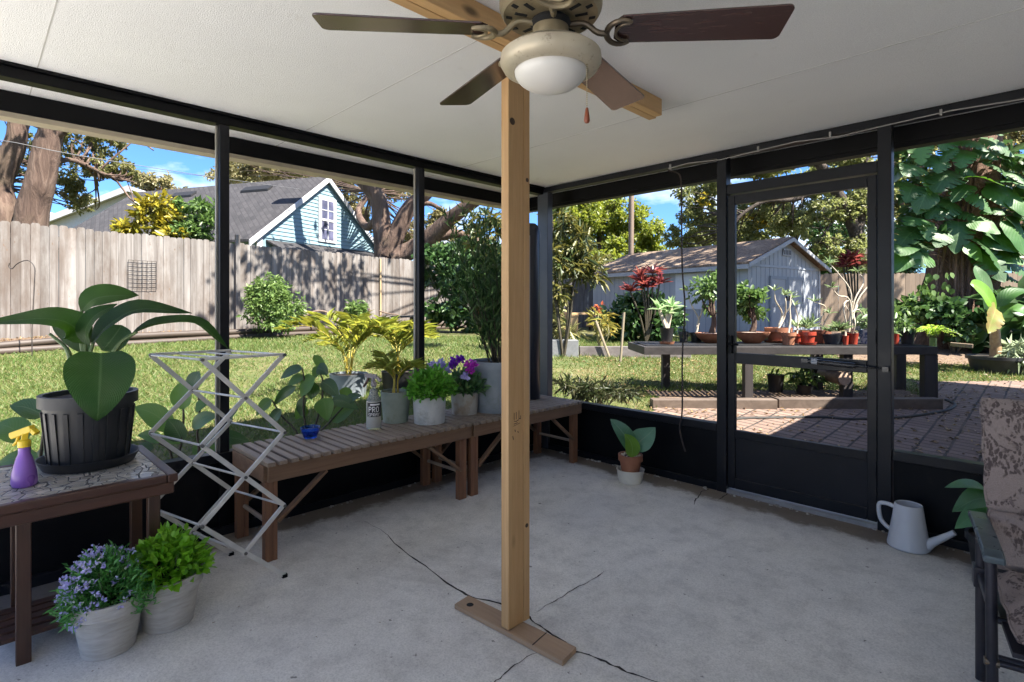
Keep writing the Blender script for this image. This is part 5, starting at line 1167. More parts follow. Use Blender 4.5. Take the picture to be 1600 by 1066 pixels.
# ================================================================ plant bench outside
m_pb = WOOD('dark_bench_timber', (.022, .019, .019), (.055, .048, .047), axis=0, scale=9); m_pbz = WOOD('dark_bench_leg', (.03, .024, .024), (.07, .06, .058), axis=2, scale=9)
BT = .862; ZA, ZB = 6.42, 7.32
pbn = thing('plant_bench', 'long dark timber plant bench full of pots on the lawn outside the door', 'bench', G(*CW(3.2, 6.8)[:2]))
la0, la1 = 1.56, 5.03
MB().prism([gz(CW(la0, ZA), BT-.095), gz(CW(la1, ZA), BT-.095), gz(CW(la1, ZA), BT), gz(CW(la0, ZA), BT)], FWD*.045).build('front_rail', m_pb, pbn, bevel=.005)
MB().prism([gz(CW(la0, ZB), BT-.095), gz(CW(la1, ZB), BT-.095), gz(CW(la1, ZB), BT), gz(CW(la0, ZB), BT)], FWD*-.045).build('back_rail', m_pb, pbn, bevel=.005)
for la in (la0, la1-.04): MB().prism([gz(CW(la, ZA+.047), BT-.095), gz(CW(la, ZB-.047), BT-.095), gz(CW(la, ZB-.047), BT-.001), gz(CW(la, ZA+.047), BT-.001)], RGT*.04).build('end_rail', m_pb, pbn)
tp = MB(); n = 56
for i in range(n): la = la0+.06+(la1-la0-.12)*i/(n-1); tp.prism([gz(CW(la, ZA+.05), BT-.02), gz(CW(la, ZB-.05), BT-.02), gz(CW(la, ZB-.05), BT-.004), gz(CW(la, ZA+.05), BT-.004)], RGT*.026)
for k in range(14): Zk = ZA+.08+(ZB-ZA-.16)*k/13; tp.prism([gz(CW(la0+.05, Zk), BT-.003), gz(CW(la1-.05, Zk), BT-.003), gz(CW(la1-.05, Zk+.03), BT-.003), gz(CW(la0+.05, Zk+.03), BT-.003)], (0, 0, .012))
tp.build('grid_top', m_plast, pbn)
for px, Zq, w in ((1131, ZA+.06, .09), (1168, ZA+.06, .10), (1451, ZA+.06, .16), (1276, ZB-.1, .13), (1405, ZB-.1, .13), (1040, ZB-.1, .10), (1322, ZA+.3, .12)):
    q = P(px, 480, Zq); MB().box((q.x, q.y, (ground(q.x, q.y)-.05+BT-.096)/2), (w, .09, BT-.096-ground(q.x, q.y)+.05), Matrix.Rotation(R(45), 3, 'Z')).build('leg', m_pbz, pbn, bevel=.006)
# ================================================================ trees
m_bark, t, b, _ = newmat('oak_bark')
f = noise(t, 5, 8, (1, 1, .22), .7, dist=1.0); f2 = noise(t, 1.1, 5); c = ramp(t, f, [(.3, (.035, .02, .015)), (.5, (.095, .06, .045)), (.72, (.185, .13, .10))]); c = mixc(t, ramp(t, f2, [(.5, 0.), (.68, .6)]), c, (.10, .075, .05))
t.links.new(c, b.inputs['Base Color']); b.inputs['Roughness'].default_value = .95; bumpn(t, b, f, 1, .08)
m_bark2, t, b, _ = newmat('red_brown_bark')
f = noise(t, 6, 8, (1, 1, .25), .75, dist=1.5); t.links.new(ramp(t, f, [(.3, (.06, .034, .024)), (.5, (.19, .11, .075)), (.72, (.40, .25, .18))]), b.inputs['Base Color']); b.inputs['Roughness'].default_value = .95; bumpn(t, b, f, 1, .10)
m_oakl = LEAF('oak_leaf_olive', [(.08, .095, .03), (.14, .145, .05), (.24, .22, .10), (.11, .13, .04)], trans=.42, tcol=(.36, .36, .10))
m_oakp = LEAF('oak_leaf_pale', [(.17, .16, .075), (.25, .225, .11), (.33, .275, .15), (.14, .15, .06)], trans=.42, tcol=(.42, .39, .16))
m_oakm = LEAF('oak_leaf_grey_green', [(.11, .14, .05), (.18, .20, .08), (.28, .27, .13), (.14, .17, .06)], trans=.45, tcol=(.36, .40, .12))
m_bark3 = MAT('dark_grey_bark', (.03, .022, .018), (.085, .065, .052), scale=9, rough=.95, bump=1, bdist=.04)
m_yg = LEAF('yellow_green_leaf', [(.09, .14, .015), (.15, .20, .02), (.21, .25, .03), (.13, .13, .05)], trans=.42, tcol=(.38, .42, .05))
m_dkg = LEAF('dark_green_leaf', [(.022, .055, .016), (.04, .09, .025), (.075, .13, .04)], trans=.22, rough=.35)
m_mid = LEAF('mid_green_leaf', [(.05, .10, .022), (.085, .15, .035), (.13, .20, .06)], trans=.3)
m_orange = LEAF('yellow_orange_leaf', [(.45, .30, .03), (.55, .40, .05), (.35, .26, .05)], trans=.4)
def BL(px, py, Z, rx, ry, rz=None): s = Z/FPX; return (tuple(P(px, py, Z)), (rx*s, (rz or rx)*s, ry*s))
def limb(mb, pix, r0, r1, n=30, jit=.0, seed=0):
    rs = random.Random(seed); pts = curve([p if isinstance(p, Vector) else P(*p) for p in pix], n)
    pts = [p+V((rs.gauss(0, jit), rs.gauss(0, jit), 0)) for p in pts]; NR = 20 if r0 > .15 else 8; m0 = len(mb.v); mb.tube(pts, [r0+(r1-r0)*(k/n)**.8 for k in range(n+1)], NR)
    if r0 > .15:                                   # furrowed bark: ridges that wander along the limb
        rg = [rs.uniform(-.09, .09) for _ in range(NR)]
        for i in range(n+1):
            rg = [.95*g+.05*rs.uniform(-.35, .35) for g in rg]
            for k in range(NR): v = V(mb.v[m0+i*NR+k]); mb.v[m0+i*NR+k] = tuple(v+(v-pts[i])*rg[k])
    return pts
def twigs(mb, blobs, src, n, r=.035, seed=1):
    rs = random.Random(seed)
    for _ in range(n):
        c, rr = rs.choice(blobs); e = V(c)+V((rs.uniform(-.8, .8)*rr[0], rs.uniform(-.8, .8)*rr[1], rs.uniform(-.8, .8)*rr[2])); a = min(src, key=lambda q: (q-e).length); m_ = a.lerp(e, .5)+V((rs.gauss(0, .25), rs.gauss(0, .25), rs.gauss(0, .3)))
        mb.tube(curve([a, m_, e], 6), [r*(1-.12*k) for k in range(7)], 5)
def tree(name, label, base, limbs, blobs, n, L, Wd, leafm, bark=m_bark, ntw=40, clump=.3, nclump=16, hidden=(), tw=.035, extra=None, tm='fold', nh=9000):
    r = thing(name, label, 'tree', base); t_ = MB(); src = []
    for i, (pix, r0, r1) in enumerate(limbs): src += limb(t_, pix, r0, r1, seed=i, jit=r0*.012)
    tb2 = MB(); twigs(t_, list(blobs)+list(hidden), src, ntw, tw, seed=len(label)); t_.build('trunk', bark, r, smooth=True, sharp=80)
    lc = LC(); leaves(lc, list(blobs), n, L, Wd, tm, clump, nclump)
    if hidden: leaves(lc, list(hidden), nh, L*1.7, Wd*1.9, tm, .28, 30)
    lc.build('crown', leafm, r)
    if extra: em, eb, en = extra; l2 = LC(); leaves(l2, eb, en*2, L, Wd*1.2, tm, .35, 12); stuff(l2.build('flowering_tips', em, r))
    return r
# left oak
Z1 = 15.5
tree('oak_tree', 'thick-trunked oak leaning behind the left end of the fence', GD(45, Z1),
     [([GD(38, Z1, -.3), (48, 345, Z1), (62, 290, Z1), (72, 235, Z1), (80, 200, Z1), (96, 120, Z1), (120, 0, Z1), (150, -150, Z1)], .44, .20),
      ([GD(25, Z1, -.3), (8, 350, Z1), (-2, 290, Z1), (18, 240, Z1), (28, 200, Z1), (20, 100, Z1), (-30, -60, Z1)], .40, .17),
      ([(68, 265, Z1), (110, 250, Z1+.5), (170, 275, Z1+1), (210, 285, Z1+1)], .10, .02), ([(72, 225, Z1), (130, 190, Z1), (190, 200, Z1), (240, 235, Z1)], .11, .02)],
     [BL(120, 225, 17, 34, 34), BL(160, 215, 17, 40, 22), BL(112, 290, 18, 26, 40), BL(128, 318, 19, 24, 16), BL(172, 262, 17, 34, 18), BL(198, 268, 17, 26, 12), BL(40, 230, 18, 26, 40), BL(-40, 260, 18, 50, 60), BL(30, 330, 18, 20, 20)], 15000, .11, .055, m_oakl, ntw=90, clump=.20, nclump=34,
     hidden=[((-19, -3, 9), (3.5, 3.5, 1.6)), ((-20, 2, 11), (3, 3, 1.5))], nh=4000)
# mid oak
Z2 = 20.5
tree('oak_tree', 'spreading oak with sunlit orange-brown limbs behind the fence beside the blue house', GD(612, Z2),
     [([GD(606, Z2, -.3), (600, 398, Z2), (596, 350, Z2), (590, 310, Z2), (572, 288, Z2), (545, 250, Z2), (500, 150, Z2)], .42, .21),
      ([(604, 400, Z2), (622, 360, Z2), (640, 325, Z2), (668, 300, Z2), (690, 270, Z2), (720, 200, Z2)], .38, .18),
      ([(612, 402, Z2), (640, 392, Z2), (672, 370, Z2-.3), (700, 345, Z2-.6), (730, 322, Z2-1), (762, 300, Z2-1.4), (820, 260, Z2-2)], .40, .17),
      ([(672, 372, Z2), (710, 365, Z2+.4), (740, 375, Z2+.6), (765, 392, Z2+.8)], .22, .12), ([(598, 330, Z2), (575, 355, Z2+1), (560, 330, Z2+2), (580, 300, Z2+2.5)], .2, .1), ([(640, 325, Z2), (670, 318, Z2), (700, 335, Z2)], .15, .05)],
     [BL(395, 262, 30, 40, 22), BL(455, 258, 30, 45, 22), BL(540, 290, 28, 34, 34), BL(560, 350, 28, 22, 36), BL(620, 290, 27, 30, 30), BL(640, 370, 27, 26, 22), BL(690, 350, 26, 30, 24), BL(710, 395, 26, 40, 22), BL(660, 290, 25, 26, 14), BL(525, 265, 26, 30, 14), BL(745, 390, 26, 40, 24)], 46000, .14, .075, m_oakp, ntw=90, clump=.26, nclump=40,
     hidden=[((-9.8, 7.6, 9.4), (2.3, 2.6, .9)), ((-13, 12, 11), (3.5, 3.5, 1.4))], nh=3600)
# yellow-green tree and far trees
def ftree(name, label, base, blobs, n, L, Wd, leafm, bark=m_bark, tr=.25, ntw=30, **kw):
    c = V(blobs[0][0]); return tree(name, label, base, [([base-V((0, 0, .3)), base.lerp(c, .5), c], tr, tr*.4)]+[([base.lerp(c, .6), V(bb[0])], tr*.4, tr*.12) for bb in blobs[1:6]], blobs, n, L, Wd, leafm, bark, ntw, **kw)
ftree('shade_tree', 'bright yellow-green rounded tree behind the work table', GD(935, 25), [BL(940, 350, 26, 50, 45), BL(895, 350, 26, 42, 55), BL(990, 358, 26, 44, 40), BL(1010, 395, 27, 34, 26), BL(930, 320, 27, 42, 24), BL(870, 330, 26, 30, 30), BL(960, 405, 25, 50, 26)], 36000, .16, .10, m_yg, clump=.24, nclump=40)
ftree('shade_tree', 'olive tree filling the gap left of the shed roof', GD(900, 22.5), [BL(905, 420, 22.5, 50, 36), BL(870, 395, 22.5, 34, 36), BL(940, 440, 22, 34, 22), BL(850, 440, 22, 30, 34)], 18000, .14, .07, m_oakl, clump=.24, nclump=30)
Z4 = 20
tree('oak_tree', 'dark-limbed oak arching over the shed', GD(1350, Z4),
     [([GD(1352, Z4, -.3), (1345, 430, Z4), (1338, 370, Z4), (1318, 320, Z4), (1290, 270, Z4), (1262, 232, Z4), (1220, 160, Z4)], .30, .13), ([(1338, 370, Z4), (1350, 310, Z4), (1352, 250, Z4), (1345, 180, Z4)], .20, .09),
      ([(1300, 285, Z4), (1268, 300, Z4), (1240, 312, Z4), (1195, 315, Z4), (1160, 335, Z4), (1140, 360, Z4)], .15, .04), ([(1262, 232, Z4), (1230, 226, Z4), (1200, 232, Z4)], .14, .05), ([(1318, 320, Z4), (1300, 345, Z4), (1280, 380, Z4)], .12, .04)],
     [BL(1085, 320, 23, 36, 40), BL(1120, 350, 23, 40, 40), BL(1075, 370, 24, 34, 24), BL(1165, 365, 22, 40, 28), BL(1190, 320, 21, 34, 24), BL(1230, 350, 21, 36, 26), BL(1300, 390, 20, 30, 30), BL(1340, 400, 20, 40, 34), BL(1300, 330, 20, 34, 20), BL(1350, 330, 20, 30, 34), BL(1385, 280, 20, 24, 44), BL(1330, 255, 20, 30, 20), BL(1180, 262, 21, 50, 14), BL(1280, 245, 21, 30, 12), BL(1110, 290, 23, 30, 18)], 38000, .12, .07, m_oakm, bark=m_bark3, ntw=140, clump=.22, nclump=44, extra=(m_orange, [BL(1100, 312, 22.4, 9, 9), BL(1180, 342, 21.5, 22, 8), BL(1190, 350, 21.5, 10, 6)], 260),
     hidden=[((-1.5, 20, 8.5), (3.2, 3, 1.4))], nh=3000)
ftree('shade_tree', 'small tree with tan leaves far beyond the grey roof, left of the cloud', GD(222, 52), [BL(222, 285, 52, 14, 20), BL(240, 300, 52, 16, 12)], 1600, .34, .2, m_oakp, tr=.15)
ftree('shade_tree', 'small tree with tan leaves far beyond the grey roof, by the screen post', GD(255, 52), [BL(252, 290, 52, 18, 16), BL(275, 300, 52, 14, 8)], 1600, .34, .2, m_oakp, tr=.15)
ftree('shade_tree', 'pale tree beyond the roof of the blue house', GD(420, 40), [BL(420, 275, 40, 46, 26), BL(360, 275, 40, 30, 22), BL(480, 275, 40, 40, 24)], 14000, .2, .11, m_oakp, tr=.2, clump=.24, nclump=34)
ftree('shade_tree', 'shaded trees with sky gaps behind the vine-covered oak', GD(1420, 24), [BL(1420, 300, 24, 40, 60), BL(1400, 380, 24, 40, 40), BL(1450, 380, 24, 40, 40), BL(1430, 220, 24, 40, 30), BL(1395, 230, 24, 24, 40)], 20000, .13, .075, m_oakl, clump=.2, nclump=36, bark=m_bark2)
ftree('shade_tree', 'brown-green trees at the right edge behind the vine-covered oak', GD(1590, 22), [BL(1590, 260, 22, 40, 60), BL(1570, 340, 22, 40, 50), BL(1620, 380, 22, 40, 50), BL(1580, 210, 22, 40, 30), BL(1660, 300, 22, 40, 70)], 26000, .13, .075, m_oakp, clump=.22, nclump=36, bark=m_bark2)
ftree('shade_tree', 'grey-green trees filling the view far behind the shed roof', GD(1240, 29), [BL(1240, 340, 29, 60, 40), BL(1170, 350, 29, 50, 40), BL(1310, 330, 29, 60, 50), BL(1380, 320, 29, 50, 60), BL(1260, 290, 29, 50, 22), BL(1110, 370, 29, 50, 26), BL(1340, 270, 29, 50, 24)], 24000, .18, .10, m_oakm, bark=m_bark3, clump=.22, nclump=40)
ftree('shade_tree', 'dark green tree mass above the back fence beside the shed', GD(1290, 24), [BL(1270, 410, 24, 40, 22), BL(1330, 420, 24, 50, 22), BL(1390, 410, 24, 40, 30), BL(1310, 370, 24, 40, 30)], 16000, .14, .09, m_dkg, clump=.25, nclump=30, bark=m_bark2)
# vine-covered oak on the right
Z5 = 11.6
vo_ = tree('oak_tree', 'massive red-brown oak trunk wrapped in split-leaf vine on the right', GD(1500, Z5),
     [([GD(1500, Z5, -.3), (1500, 500, Z5), (1500, 440, Z5), (1505, 380, Z5), (1512, 310, Z5), (1520, 240, Z5), (1526, 180, Z5), (1530, 60, Z5), (1520, -120, Z5)], .80, .33),
      ([GD(1452, Z5-.2, -.2), (1470, 500, Z5-.2), (1488, 440, Z5-.2), (1500, 400, Z5)], .34, .22), ([GD(1545, Z5-.3, -.2), (1540, 500, Z5-.3), (1528, 440, Z5-.2), (1520, 380, Z5)], .30, .2),
      ([(1526, 170, Z5), V((-3, 12, 8)), V((-6, 10, 9.5))], .26, .08), ([(1528, 120, Z5), V((1, 15, 8.5)), V((4, 14, 10))], .26, .08), ([(1528, 60, Z5), V((-2, 18, 9)), V((-4, 21, 10))], .22, .08)],
     [BL(1560, 190, 12.5, 36, 18)], 700, .15, .08, m_oakl, bark=m_bark2, ntw=30, hidden=[((-3.2, 13, 9), (3, 3, 1.3)), ((.5, 16, 9.5), (3, 3, 1.4)), ((-4, 17, 9.5), (3, 3, 1.2))], nh=8200)
rt = MB(); rs = random.Random(4)
for i in range(34):
    px = rs.uniform(1452, 1548); y0 = rs.uniform(200, 470); x0 = 1500+(px-1500)*(.35+.65*(y0-180)/330); x1 = x0+rs.uniform(-14, 14); y1 = y0+rs.uniform(40, 130); Zr = Z5-.33-.42*max(0, min(1, (y0-180)/330))+.5*((x0-1500)/60)**2*.5
    rt.tube(curve([P(x0, y0, Zr), P((x0+x1)/2+rs.uniform(-5, 5), (y0+y1)/2, Zr-.05), P(x1, min(y1, 520), Zr-.06)], 7), rs.uniform(.014, .035), 6)
rt.build('hanging_roots', m_bark2, vo_, smooth=True)
m_mons = BIGLEAF('split_vine_leaf', (.024, .078, .013), (.065, .135, .038), rough=.5, trans=.25, nv=9, slope=1.4, tcol=(.12, .27, .02), depth=.7)
vine = thing('climbing_vine', 'large split-leaf vine climbing the red-brown oak trunk', 'vine', GD(1500, Z5-.9))
ML = [(1475, 221, 40), (1505, 246, 38), (1475, 280, 46), (1528, 281, 46), (1475, 326, 50), (1530, 316, 34), (1495, 368, 42), (1538, 352, 44), (1572, 308, 46), (1578, 346, 44), (1557, 228, 42), (1539, 205, 40), (1568, 246, 36), (1442, 312, 46), (1432, 345, 46), (1421, 368, 44), (1448, 358, 36), (1574, 284, 42), (1407, 388, 44), (1566, 378, 42), (1588, 368, 40), (1541, 394, 40), (1438, 236, 40), (1458, 250, 36), (1410, 408, 36), (1438, 404, 34), (1548, 412, 42), (1575, 405, 40), (1592, 422, 40), (1570, 434, 34), (1455, 292, 40), (1590, 320, 38), (1560, 265, 36), (1490, 205, 36), (1520, 226, 34), (1425, 265, 36), (1422, 300, 34), (1555, 372, 34), (1512, 338, 32), (1600, 392, 40), (1468, 258, 34), (1480, 240, 28), (1500, 300, 30), (1460, 330, 32), (1585, 275, 32), (1600, 345, 34), (1552, 330, 30), (1540, 240, 30), (1430, 390, 34), (1470, 372, 30), (1510, 268, 28), (1520, 395, 30), (1615, 300, 46), (1620, 345, 46), (1610, 250, 40)]
vs_ = MB()
for i, (px, py, sz) in enumerate(ML):
    rs = random.Random(i*7+3); sd = 1 if px > 1508 else -1; Zc = Z5-.72-.25*rs.random(); c = P(px, py, Zc); sz *= rs.uniform(.72, 1.12); Lr = sz*1.28*Zc/FPX
    d = (RGT*sd*rs.uniform(.1, .9)+UP*rs.uniform(-.75, -.05)+TOW*rs.uniform(.1, .5)).normalized(); nr = (UP*rs.uniform(.55, 1)+TOW*rs.uniform(.4, .9)+RGT*rs.uniform(-.2, .4)).normalized()
    a = c-d*Lr*.5; e = c+d*Lr*.5-UP*Lr*.14
    MB().leaf([a, c+nr*Lr*.06, e], Lr*.46, nr, fold=-.12 if i % 3 else .1, shape='heart', seg=34, wave=.02, notch=.42 if rs.random() < .75 else None).build('leaf', m_mons, vine, smooth=True, sharp=80)
    tq = P(1500+(px-1500)*.2, py+14, Z5-.42); vs_.tube(curve([tq, (tq+a)*.5+UP*.1, a], 5), .012, 5)
for k in range(3): vs_.tube(curve([P(1490+k*14, 510, Z5-.75), P(1494+k*10, 400, Z5-.62), P(1506+k*8, 300, Z5-.48), P(1514+k*8, 190, Z5-.42)], 12), .025, 6)
vs_.build('vine_stem', m_bark2, vine, smooth=True)
lu = LC(); leaves(lu, [BL(1440+sd, py, Z5-.35, 34, 34) for sd, py in ((-5, 250), (5, 320), (-15, 370), (125, 240), (135, 320), (130, 390), (150, 280))], 750, .22, .14, 'oval', .45, 16); lu.build('small_leaves', m_dkg, vine)
LC_ = LC(); q = []
for i in range(34): q.append(P(rs.uniform(1425, 1492), rs.uniform(425, 478), Z5-.95+rs.uniform(-.1, .1)))
n = len(q); LC_.add('oval', np.array([tuple(p) for p in q]), rdir(n)*.4+np.array(-UP)+np.array(RGT)*.2, np.tile(np.array(TOW*.9+UP*.5), (n, 1))+rdir(n)*.25, .13, .12); LC_.build('ivy', m_mid, vine)
# ================================================================ shrubs and bedding plants
def shrub(name, label, base, blobs, n, L, Wd, mat, tm='fold', cat='shrub', nst=7, clump=.35, nclump=18, bark=m_twig, r=.018, **kw):
    o = thing(name, label, cat, base); s_ = MB(); rs = random.Random(len(label))
    for i in range(nst):
        c, rr = blobs[i % len(blobs)]; e = V(c)+V((rs.uniform(-.7, .7)*rr[0], rs.uniform(-.7, .7)*rr[1], rs.uniform(-.3, .6)*rr[2])); s_.tube(curve([base-V((0, 0, .05)), base.lerp(e, .5)+V((rs.gauss(0, .05), rs.gauss(0, .05), .05)), e], 6), [r*(1-.1*k) for k in range(7)], 5)
    s_.build('stems', bark, o, smooth=True); lc = LC(); leaves(lc, blobs, n, L, Wd, tm, clump, nclump, **kw); lc.build('foliage', mat, o); return o
m_shr = LEAF('light_shrub_leaf', [(.07, .13, .03), (.12, .19, .05), (.18, .25, .08)], trans=.35)
shrub('round_shrub', 'round light green shrub in the bed against the fence', GD(424, 12.6, .15), [BL(424, 470, 12.6, 34, 34), BL(408, 490, 12.5, 26, 24), BL(445, 482, 12.6, 24, 28), BL(420, 448, 12.6, 24, 18), BL(440, 505, 12.5, 22, 12), BL(404, 462, 12.6, 24, 18)], 6500, .085, .042, m_shr, clump=.36, nclump=40)
shrub('round_shrub', 'small thin green shrub in front of the pale fence boards', GD(553, 14.2, .15), [BL(553, 478, 14.2, 14, 12), BL(562, 484, 14.2, 10, 12), BL(548, 488, 14.2, 8, 10)], 420, .12, .06, m_shr)
m_croton = LEAF('croton_leaf', [(.05, .07, .012), (.22, .19, .015), (.36, .29, .025), (.10, .12, .015)], trans=.2, rough=.4)
shrub('croton_bush', 'yellow croton bush showing above the fence top', GD(245, 13.6), [BL(228, 338, 13.6, 22, 26), BL(248, 322, 13.6, 20, 16), BL(258, 350, 13.6, 26, 26), BL(190, 358, 13.4, 18, 10), BL(270, 372, 13.4, 20, 10)], 1700, .17, .07, m_croton, tm='oval', clump=.3)
shrub('papaya_bush', 'loose green plant above the fence in front of the grey roof', GD(315, 13.8), [BL(312, 355, 13.8, 30, 20), BL(300, 322, 13.8, 24, 10), BL(335, 340, 13.8, 16, 24), BL(290, 365, 13.6, 20, 14)], 1300, .16, .065, m_mid, clump=.26)
shrub('hedge', 'dark leafy hedge swallowing the corner of the fence behind the bench', GD(712, 15.5, .1), [BL(700, 430, 15.5, 38, 40), BL(735, 440, 15.5, 40, 50), BL(690, 480, 15.3, 34, 32), BL(740, 490, 15.3, 40, 30), BL(670, 410, 15.5, 24, 22), BL(720, 395, 15.8, 40, 18), BL(775, 440, 15.5, 40, 60)], 7200, .17, .10, m_dkg, tm='oval', cat='hedge', clump=.3, nst=12)
shrub('flowering_shrub', 'few red leaves glowing low in the dark hedge', GD(755, 14.6), [BL(760, 472, 14.6, 8, 8), BL(752, 487, 14.6, 8, 6)], 60, .15, .09, LEAF('red_leaf', [(.3, .05, .02), (.4, .10, .04)]), nst=3)
m_plum = LEAF('long_yellowing_leaf', [(.028, .05, .014), (.05, .08, .022), (.15, .13, .03), (.07, .09, .025), (.022, .038, .014)], trans=.25)
shrub('plumeria_tree', 'tall long-leaved plant with yellowing leaves beside the corner post', GD(880, 9.6), [BL(868, 350, 9.6, 24, 26), BL(905, 375, 9.6, 30, 20), BL(880, 410, 9.6, 34, 26), BL(905, 415, 9.6, 30, 18), BL(870, 450, 9.6, 24, 20), BL(930, 432, 9.6, 14, 10), BL(760, 370, 9.8, 26, 26), BL(775, 340, 9.8, 22, 16), BL(740, 350, 9.8, 16, 14)], 1500, .20, .042, m_plum, tm='oval', cat='tree', clump=.30, nst=5, nclump=14, r=.03)
shrub('weedy_bush', 'tangle of pale thin stems and leaves at the foot of the long-leaved plant', GD(870, 10.5), [BL(868, 495, 10.5, 18, 30), BL(885, 520, 10.2, 24, 14), BL(860, 465, 10.5, 14, 20)], 420, .22, .022, LEAF('straw_stem_leaf', [(.20, .20, .07), (.34, .32, .14), (.10, .15, .03)]), nst=20)
shrub('schefflera_bush', 'glossy dark green bush against the shed wall', GD(995, 12.4), [BL(990, 495, 12.4, 42, 36), BL(965, 505, 12.4, 26, 28), BL(1030, 505, 12.3, 32, 30), BL(1000, 475, 12.5, 30, 14)], 4200, .16, .08, m_dkg, tm='oval', clump=.34, nclump=34)
m_cord = LEAF('burgundy_leaf', [(.075, .012, .02), (.16, .025, .04), (.30, .07, .06), (.38, .16, .10)], trans=.3, rough=.35)
def rosette(lc, c, n, L, Wd, up=.4, tm='oval'):
    d = rdir(n); d[:, 2] = np.abs(d[:, 2])*.8+up-.3; nr = rdir(n)*.3+np.array([0, 0, 1.]); lc.add(tm, np.tile(np.array(c), (n, 1)), d, nr, L*(.7+.5*RNG.random(n)), Wd)
def cordyline(label, px, py, Z, heads, base, L, n=26):
    o = thing('cordyline', label, 'plant', base); s_ = MB(); lc = LC()
    for hx, hy in heads: c = P(hx, hy, Z); s_.tube(curve([base, base.lerp(c, .5)+V((.03, .03, 0)), c], 6), .02, 6); rosette(lc, c, n, L, L*.24)
    s_.build('stems', m_twig, o, smooth=True); lc.build('foliage', m_cord, o)
cordyline('burgundy cordyline in front of the shed wall', 1015, 440, 11.9, [(1000, 436), (1020, 428), (1030, 444), (1012, 450), (985, 456), (1006, 445)], GD(1010, 11.9), .30)
cordyline('burgundy cordyline in front of the tan back fence', 1328, 408, 12.5, [(1322, 408), (1334, 404), (1340, 416), (1318, 418), (1328, 412)], GD(1332, 12.5), .28)
shrub('euphorbia', 'orange-tipped pencil-stemmed plant in front of the dark bush', GD(938, 10.4), [BL(938, 500, 10.4, 18, 14), BL(948, 510, 10.4, 14, 10)], 150, .17, .012, LEAF('pencil_stem', [(.40, .28, .05), (.30, .28, .07), (.22, .24, .08)]), nst=16, r=.012, bark=MAT('straw_stem', (.36, .33, .18), (.25, .24, .10)))
shrub('flowering_shrub', 'small rust-red flower head beside the shed corner', GD(936, 15), [BL(936, 482, 15, 6, 6)], 60, .12, .07, LEAF('rust_flower', [(.30, .06, .02), (.42, .12, .05)]), nst=3)
shrub('ground_shrub', 'dark leafy shrub at the foot of the vine-covered oak', GD(1490, 10.5), [BL(1490, 500, 10.5, 30, 26), BL(1510, 515, 10.4, 24, 18), BL(1470, 490, 10.6, 24, 18)], 1500, .14, .08, m_dkg, tm='oval')
shrub('ground_shrub', 'green weedy shrub left of the oak trunk', GD(1420, 11), [BL(1415, 485, 11, 26, 20), BL(1440, 470, 11, 20, 20), BL(1405, 505, 10.8, 20, 14)], 900, .14, .08, m_mid, tm='oval')
shrub('ground_shrub', 'dark broad-leaved plants behind the potted banana', GD(1570, 10.4), [BL(1560, 500, 10.4, 34, 30), BL(1600, 530, 10.2, 34, 30), BL(1590, 470, 10.6, 34, 24), BL(1630, 500, 10.4, 30, 40)], 420, .42, .24, m_dkg, tm='oval', clump=.5)
# fern
fn = thing('fern', 'lime green fern in front of the oak roots', 'fern', GD(1458, 9.0)); b0 = GD(1458, 9.0, .1); b0.z = P(1458, 528, 9).z; LC_ = LC(); s_ = MB(); rs = random.Random(9)
s_.tube([GD(1458, 9.0, -.05), b0], .05, 8)
for i in range(22):
    a = 6.28*i/22+rs.random()*.3; u = V((math.cos(a), math.sin(a), 0)); L = rs.uniform(.30, .46); pts = curve([b0, b0+u*L*.4+UP*L*.45, b0+u*L+UP*L*rs.uniform(.1, .5)], 12); s_.tube(pts, .004, 4)
    for k in range(2, 13):
        tg = (pts[k]-pts[k-1]).normalized(); sdv = tg.cross(UP).normalized()
        for s in (-1, 1): LC_.add('fold', np.array([pts[k]]), np.array([sdv*s+tg*.5]), np.array([[0, 0, 1.]]), .10*(1-k/16), .03)
s_.build('stalk', m_stem, fn); LC_.build('fronds', LEAF('fern_leaf', [(.20, .34, .03), (.30, .44, .05), (.38, .48, .10)], trans=.4), fn)
# potted banana in a tyre-like tub
q = GD(1556, 8.6); bn = thing('potted_banana', 'young banana plant with a browning leaf in a low black tub', 'potted plant', q); zb = q.z
pot(bn, q+V((0, 0, -.02)), .36, .30, .27, m_plast, .02, .05)
m_ban = BIGLEAF('banana_leaf', (.14, .30, .03), (.26, .40, .10), rough=.4, trans=.35, nv=22, slope=.6, tcol=(.4, .6, .05)); m_banb = BIGLEAF('browning_banana_leaf', (.20, .25, .05), (.30, .30, .10), rough=.5, trans=.35, nv=18, slope=.6, tcol=(.5, .5, .08), alt=(.24, .13, .05))
MB().tube([q+V((0, 0, .2)), P(1555, 525, 8.6), P(1553, 485, 8.6)], [.085, .07, .05], 10).build('stalk', MAT('banana_stalk', (.22, .12, .06), (.36, .24, .13), scale=14), bn, smooth=True)
lf(m_ban, [(1556, 488), (1540, 460), (1524, 446), (1516, 444)], .14, TOW+UP*.5, [8.55, 8.5, 8.45, 8.45], bn, fold=.15, seg=14)
lf(m_banb, [(1556, 482), (1552, 494), (1547, 508), (1544, 521)], .17, TOW+UP*.3+RGT*.3, [8.5, 8.3, 8.25, 8.2], bn, fold=.3, seg=24, shape='heart', wave=.05, notch=.75)
lf(m_mons, [(1560, 480), (1575, 462), (1595, 455), (1625, 458)], .12, UP+TOW*.5, [8.6, 8.55, 8.55, 8.6], bn, fold=.2, seg=12)
lf(m_mons, [(1562, 490), (1582, 482), (1598, 486), (1612, 500)], .15, UP+TOW*.8, [8.6, 8.5, 8.4, 8.4], bn, fold=.15, seg=12)
